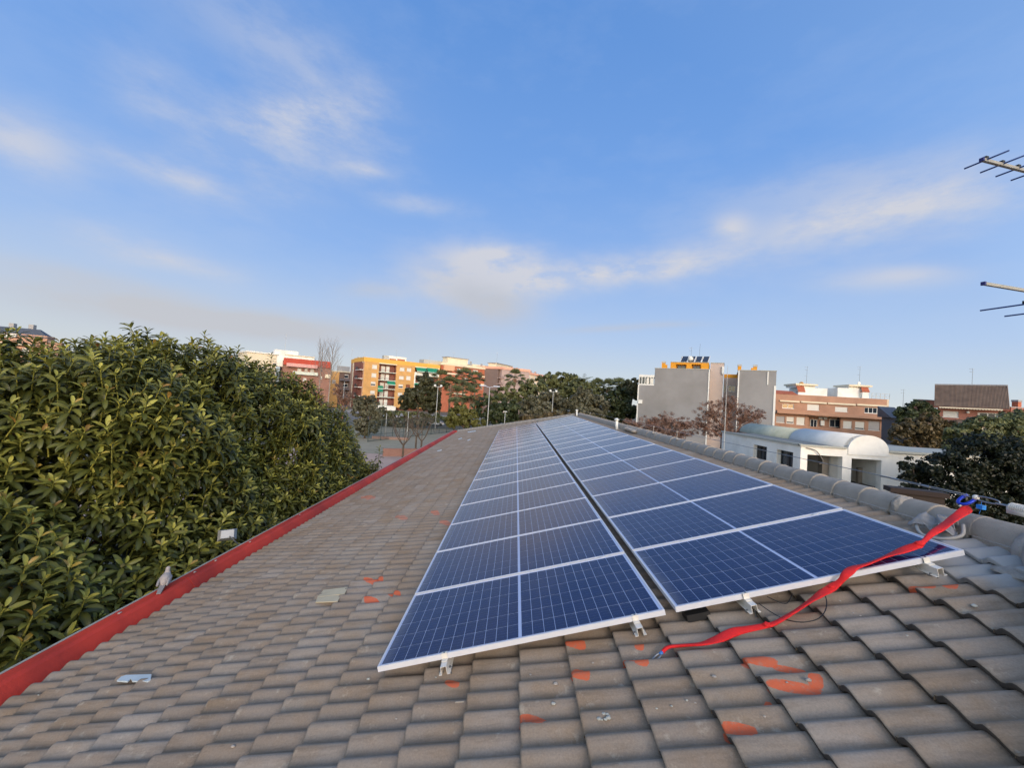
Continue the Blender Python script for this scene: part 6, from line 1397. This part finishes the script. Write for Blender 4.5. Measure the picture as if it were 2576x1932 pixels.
PALMS = [(1112,938,92,'fan','fan palm against the orange block, leftmost of its group',2.9),(1135,952,90,'fan','fan palm just right of the globe lamp with a brown skirt',2.6),(1168,932,100,'fan','tall fan palm in the middle before the orange block',3.4),(1197,940,104,'fan','fan palm at the right corner of the orange block',3.0),
    (1150,975,84,'fan','low fan palm below the tall middle one',2.6),(1186,978,84,'fan','low fan palm before the orange block, right one',2.6),(1296,935,112,'fan','dark shaggy palm before the mauve balconies',3.4),(1385,945,118,'feather','feather palm crown in the dense park left part',5.4),
    (1420,958,112,'feather','feather palm in the middle of the dense park',4.6),(1468,944,125,'feather','spiky topped feather palm above the treeline',5.2),(1505,958,108,'fan','fan palm at the left of the right park group',3.0),(1532,960,104,'fan','fan palm with hanging dead leaves near the grey block',3.2),(1556,958,100,'fan','fan palm second from the grey block',3.2),(1578,962,98,'fan','fan palm next to the grey block wall',3.0)]
for k, (x, y, Y, kd, lb, rc_) in enumerate(PALMS): palm(x, y, Y, kd, lb, 40+k, rc_=rc_)
TREES = [
 ('pine_tree', [(1018,1008,17,22),(1040,1000,24,28),(1068,985,26,42),(1090,1005,18,38)], 88, .28, 9000, L_PINE, 'dark spreading pine in front of the yellow block'),
 ('leafy_tree', [(1150,1045,28,26),(1180,1055,24,22),(1206,1068,20,14),(1135,1060,16,16)], 66, .17, 7000, L_YEL, 'yellow green leafy tree behind the parapet end'),
 ('leafy_tree', [(1215,1030,26,30),(1250,1040,28,36),(1285,1040,26,38)], 78, .2, 9000, L_DARK, 'dark green tree behind the flat headed lamp'),
 ('leafy_tree', [(1240,1000,22,18),(1275,990,26,22),(1320,1000,34,34),(1350,985,30,34)], 96, .24, 9000, L_MID, 'mid green tree before the mauve block'),
 ('leafy_tree', [(1345,1030,34,34),(1385,1020,34,40),(1310,1040,24,30)], 84, .2, 9000, L_GREY, 'grey green loose tree in the middle of the park'),
 ('leafy_tree', [(1375,960,26,22),(1405,958,24,26),(1440,968,26,28),(1425,1000,34,30)], 108, .26, 9000, L_MID, 'tall green tree topping the park treeline'),
 ('leafy_tree', [(1430,1035,34,30),(1470,1020,36,40),(1500,1030,30,34)], 82, .2, 9000, L_GREY, 'olive grey tree right of the middle of the park'),
 ('leafy_tree', [(1455,975,24,22),(1490,985,26,24),(1475,1000,30,24)], 104, .25, 7000, L_MID, 'round green tree under the spiky palm'),
 ('leafy_tree', [(1530,1030,34,34),(1570,1040,32,34),(1555,1005,28,30)], 90, .22, 9000, L_DARK, 'dark evergreen mass left of the grey block'),
 ('leafy_tree', [(1590,970,16,22),(1600,985,14,26),(1575,985,20,24)], 92, .22, 5000, L_PINE, 'dark treetop touching the grey block corner'),
 ('leafy_tree', [(1385,1050,40,16),(1330,1058,40,14),(1440,1052,40,14)], 70, .2, 6000, L_BRN, 'brownish hedge-like tree right behind the roof ridge'),
 ('willow_tree', [(925,1035,20,40),(945,1060,14,30),(900,1030,14,30),(915,1075,22,24)], 60, .14, 7000, L_GREY, 'thin grey green willow right of the big tree'),
 ('leafy_tree', [(965,1048,26,14),(1000,1046,30,12),(1050,1050,34,12),(1095,1052,26,12)], 84, .17, 5000, L_MID, 'low line of green shrub-like trees along the parked cars', ),
 ('leafy_tree', [(905,1020,14,24),(935,1022,20,26),(960,1040,16,18)], 74, .14, 4500, L_GREY, 'loose grey green tree before the foot of the yellow block'),
 ('shrub', [(1010,1062,40,10),(1060,1060,36,10),(975,1066,26,12)], 82, .16, 4500, L_GREY, 'grey green shrubs along the court behind the fence'),
 ('evergreen_tree', [(2275,1038,22,16),(2305,1026,22,20),(2335,1036,18,20),(2292,1056,32,16)], 54, .13, 9000, L_DARK, 'dark evergreen in front of the slate house'),
 ('evergreen_tree', [(2300,1080,36,28),(2340,1068,34,26),(2270,1098,30,30),(2385,1090,34,30),(2350,1105,44,28)], 40, .1, 14000, L_BRN, 'brownish green tree before the brown tiled house'),
 ('evergreen_tree', [(2420,1100,40,34),(2470,1080,44,36),(2540,1085,50,44),(2590,1075,50,50),(2440,1145,60,50)], 30, .085, 22000, L_MID, 'broad green tree below the tiled house'),
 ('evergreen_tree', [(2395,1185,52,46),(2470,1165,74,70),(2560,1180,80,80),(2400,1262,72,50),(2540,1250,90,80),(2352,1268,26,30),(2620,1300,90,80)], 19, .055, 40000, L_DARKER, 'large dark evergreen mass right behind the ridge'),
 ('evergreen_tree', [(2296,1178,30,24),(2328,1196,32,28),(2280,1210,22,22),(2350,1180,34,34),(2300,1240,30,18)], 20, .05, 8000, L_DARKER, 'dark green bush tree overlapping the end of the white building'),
]
for k, (nm, lb, Y, lf, n, m_, lab) in enumerate(TREES): tree(nm, lb, Y, lf, n, m_, lab, group=None, seed=60+k)
def bare(px, ybase, Y, h, lab, seed, m_, r0=.16, depth=5, spread=.5, up=.2, lean=0, leafy=None, name='bare_tree', starts=1, kids=(2,3), L0_=.32):
    rr = random.Random(seed); p = at(px, ybase, Y); e = empty(name, (p.x, p.y, GZ), lab, 'bare tree'); b = MB()
    for s_ in range(starts):
        q = Vector((p.x + (s_-(starts-1)/2)*h*.12, p.y + rr.uniform(-.3,.3), GZ)); branchy(b, q, Vector((rr.uniform(-.15,.15)+lean, 0, 1)).normalized(), (p.z-GZ)+h*L0_, r0, depth, rr, spread, up, 3, kids)
    b.build('branches', m_, e)
    return e
# pale winter poplars far left, pollards on the court
for k, (px, yb, lb) in enumerate(((800,945,'tall bare poplar behind the big tree, left of two'),(826,940,'tall bare poplar beside the red band block, right of two'))):
    p = at(px, 1000, 108); zt = at(px, 868, 108).z; e = empty('bare_tree', (p.x, p.y, GZ), lb, 'bare tree', 'pale bare poplars'); rr = random.Random(80+k); b = MB(); h = zt-GZ
    b.tube([(p.x,p.y,GZ),(p.x+.2,p.y,GZ+h*.6),(p.x+.3,p.y,zt)], [.2,.12,.03], 6)
    for j in range(34):
        f = .4+.55*j/34; q = Vector((p.x+.3*f, p.y, GZ+h*f)); a = j*2.4; branchy(b, q, Vector((math.cos(a)*.55, math.sin(a)*.55, 1)).normalized(), h*.2*(1.15-f*.7), .05, 2, rr, .45, .35, 3, (2,3), 3)
    b.build('branches', M_TWIG, e)
for k, (px, yb, lb) in enumerate(((1012,1135,'pollarded bare tree on the court nearer the big tree'),(1058,1125,'pollarded bare tree on the court nearer the parapet end'),(1045,1115,'thin bare sapling between the two pollards'))):
    p = atz(px, 1165 - 14*k, GZ); rr = random.Random(90+k); e = empty('bare_tree', p, lb, 'bare tree'); b = MB(); q = p + Vector((0,0,1.9)); b.tube([p, q], [.13,.10], 7)
    for j in range(5): a = j*1.3+.3; branchy(b, q, Vector((math.cos(a)*.8, math.sin(a)*.5, .75)).normalized(), 1.5, .065, 3, rr, .4, .3, 3, (2,3), 4)
    b.build('branches', M_TRUNK, e)
# reddish bare trees behind the ridge
def red_tree(lobes, Y, base, lab, seed, n, leaf, twn=60, cat='bare tree', low=None):
    k = PXM(Y); e = empty('bare_tree', (at(*base, Y).x, Y, GZ), lab, cat, 'dry reddish trees behind the ridge'); rr = random.Random(seed)
    L_ = [(at(x, y, Y + rr.uniform(-.5,.5)), (rx*k, rx*k*.8, ry*k)) for x, y, rx, ry in lobes]
    V, F_, tn = leafcloud(L_, int(n*1.6), leaf*.62, 3.4, seed, shell=.85, clump=.30); place('dry_leaves', np_mesh('dry_leaves', V, F_, L_RED, tn), e)
    b = MB(); q = at(*base, Y); g0 = Vector((q.x, q.y, GZ)); b.tube([g0, q], [.2, .15], 7)
    for l in L_:
        mid = q.lerp(l[0], .5) + Vector((rr.uniform(-.3,.3), 0, rr.uniform(-.1,.3))); b.tube(spl([q, mid, l[0]], 4), [.10,.095,.09,.085,.08,.07,.06,.05,.04], 5)
        for j in range(twn):
            d = Vector((rr.uniform(-1,1), rr.uniform(-1,1), rr.uniform(-.4,1))).normalized(); t_ = l[0] + Vector((d.x*l[1][0], d.y*l[1][1], d.z*l[1][2]))*rr.uniform(.6,1.05); s_ = l[0].lerp(q, rr.uniform(0,.35)); m1 = s_.lerp(t_, .5)+Vector((rr.uniform(-.2,.2),rr.uniform(-.2,.2),rr.uniform(-.05,.25)))
            b.tube([s_, m1, t_], [.03,.022,.008], 3, False)
    b.build('branches', mat('dark_red_twigs', S(136, 98, 80), .9, .2, 3), e)
red_tree([(1790,1040,40,34),(1835,1020,40,26),(1870,1050,40,34),(1760,1070,34,26),(1905,1045,24,16),(1815,1080,44,26),(1880,1085,30,18),(1850,1100,30,16)], 46, (1830,1112), 'reddish bare tree with spreading crown in front of the grey walls', 5, 9000, .06, 46)
red_tree([(1640,1065,32,22),(1680,1062,34,24),(1720,1070,34,22),(1660,1085,40,18),(1705,1095,40,16)], 42, (1690,1110), 'low reddish thicket under the tall grey wall', 6, 8000, .055, 40)
red_tree([(1580,1062,18,8),(1600,1070,20,10)], 40, (1590,1085), 'small rusty bush at the foot of the grey wall', 7, 1600, .05, 14)
red_tree([(848,985,18,26),(862,1010,14,20),(880,1000,12,24)], 75, (862,1040), 'brownish bare tree before the shaded balconies', 8, 2500, .07, 40)
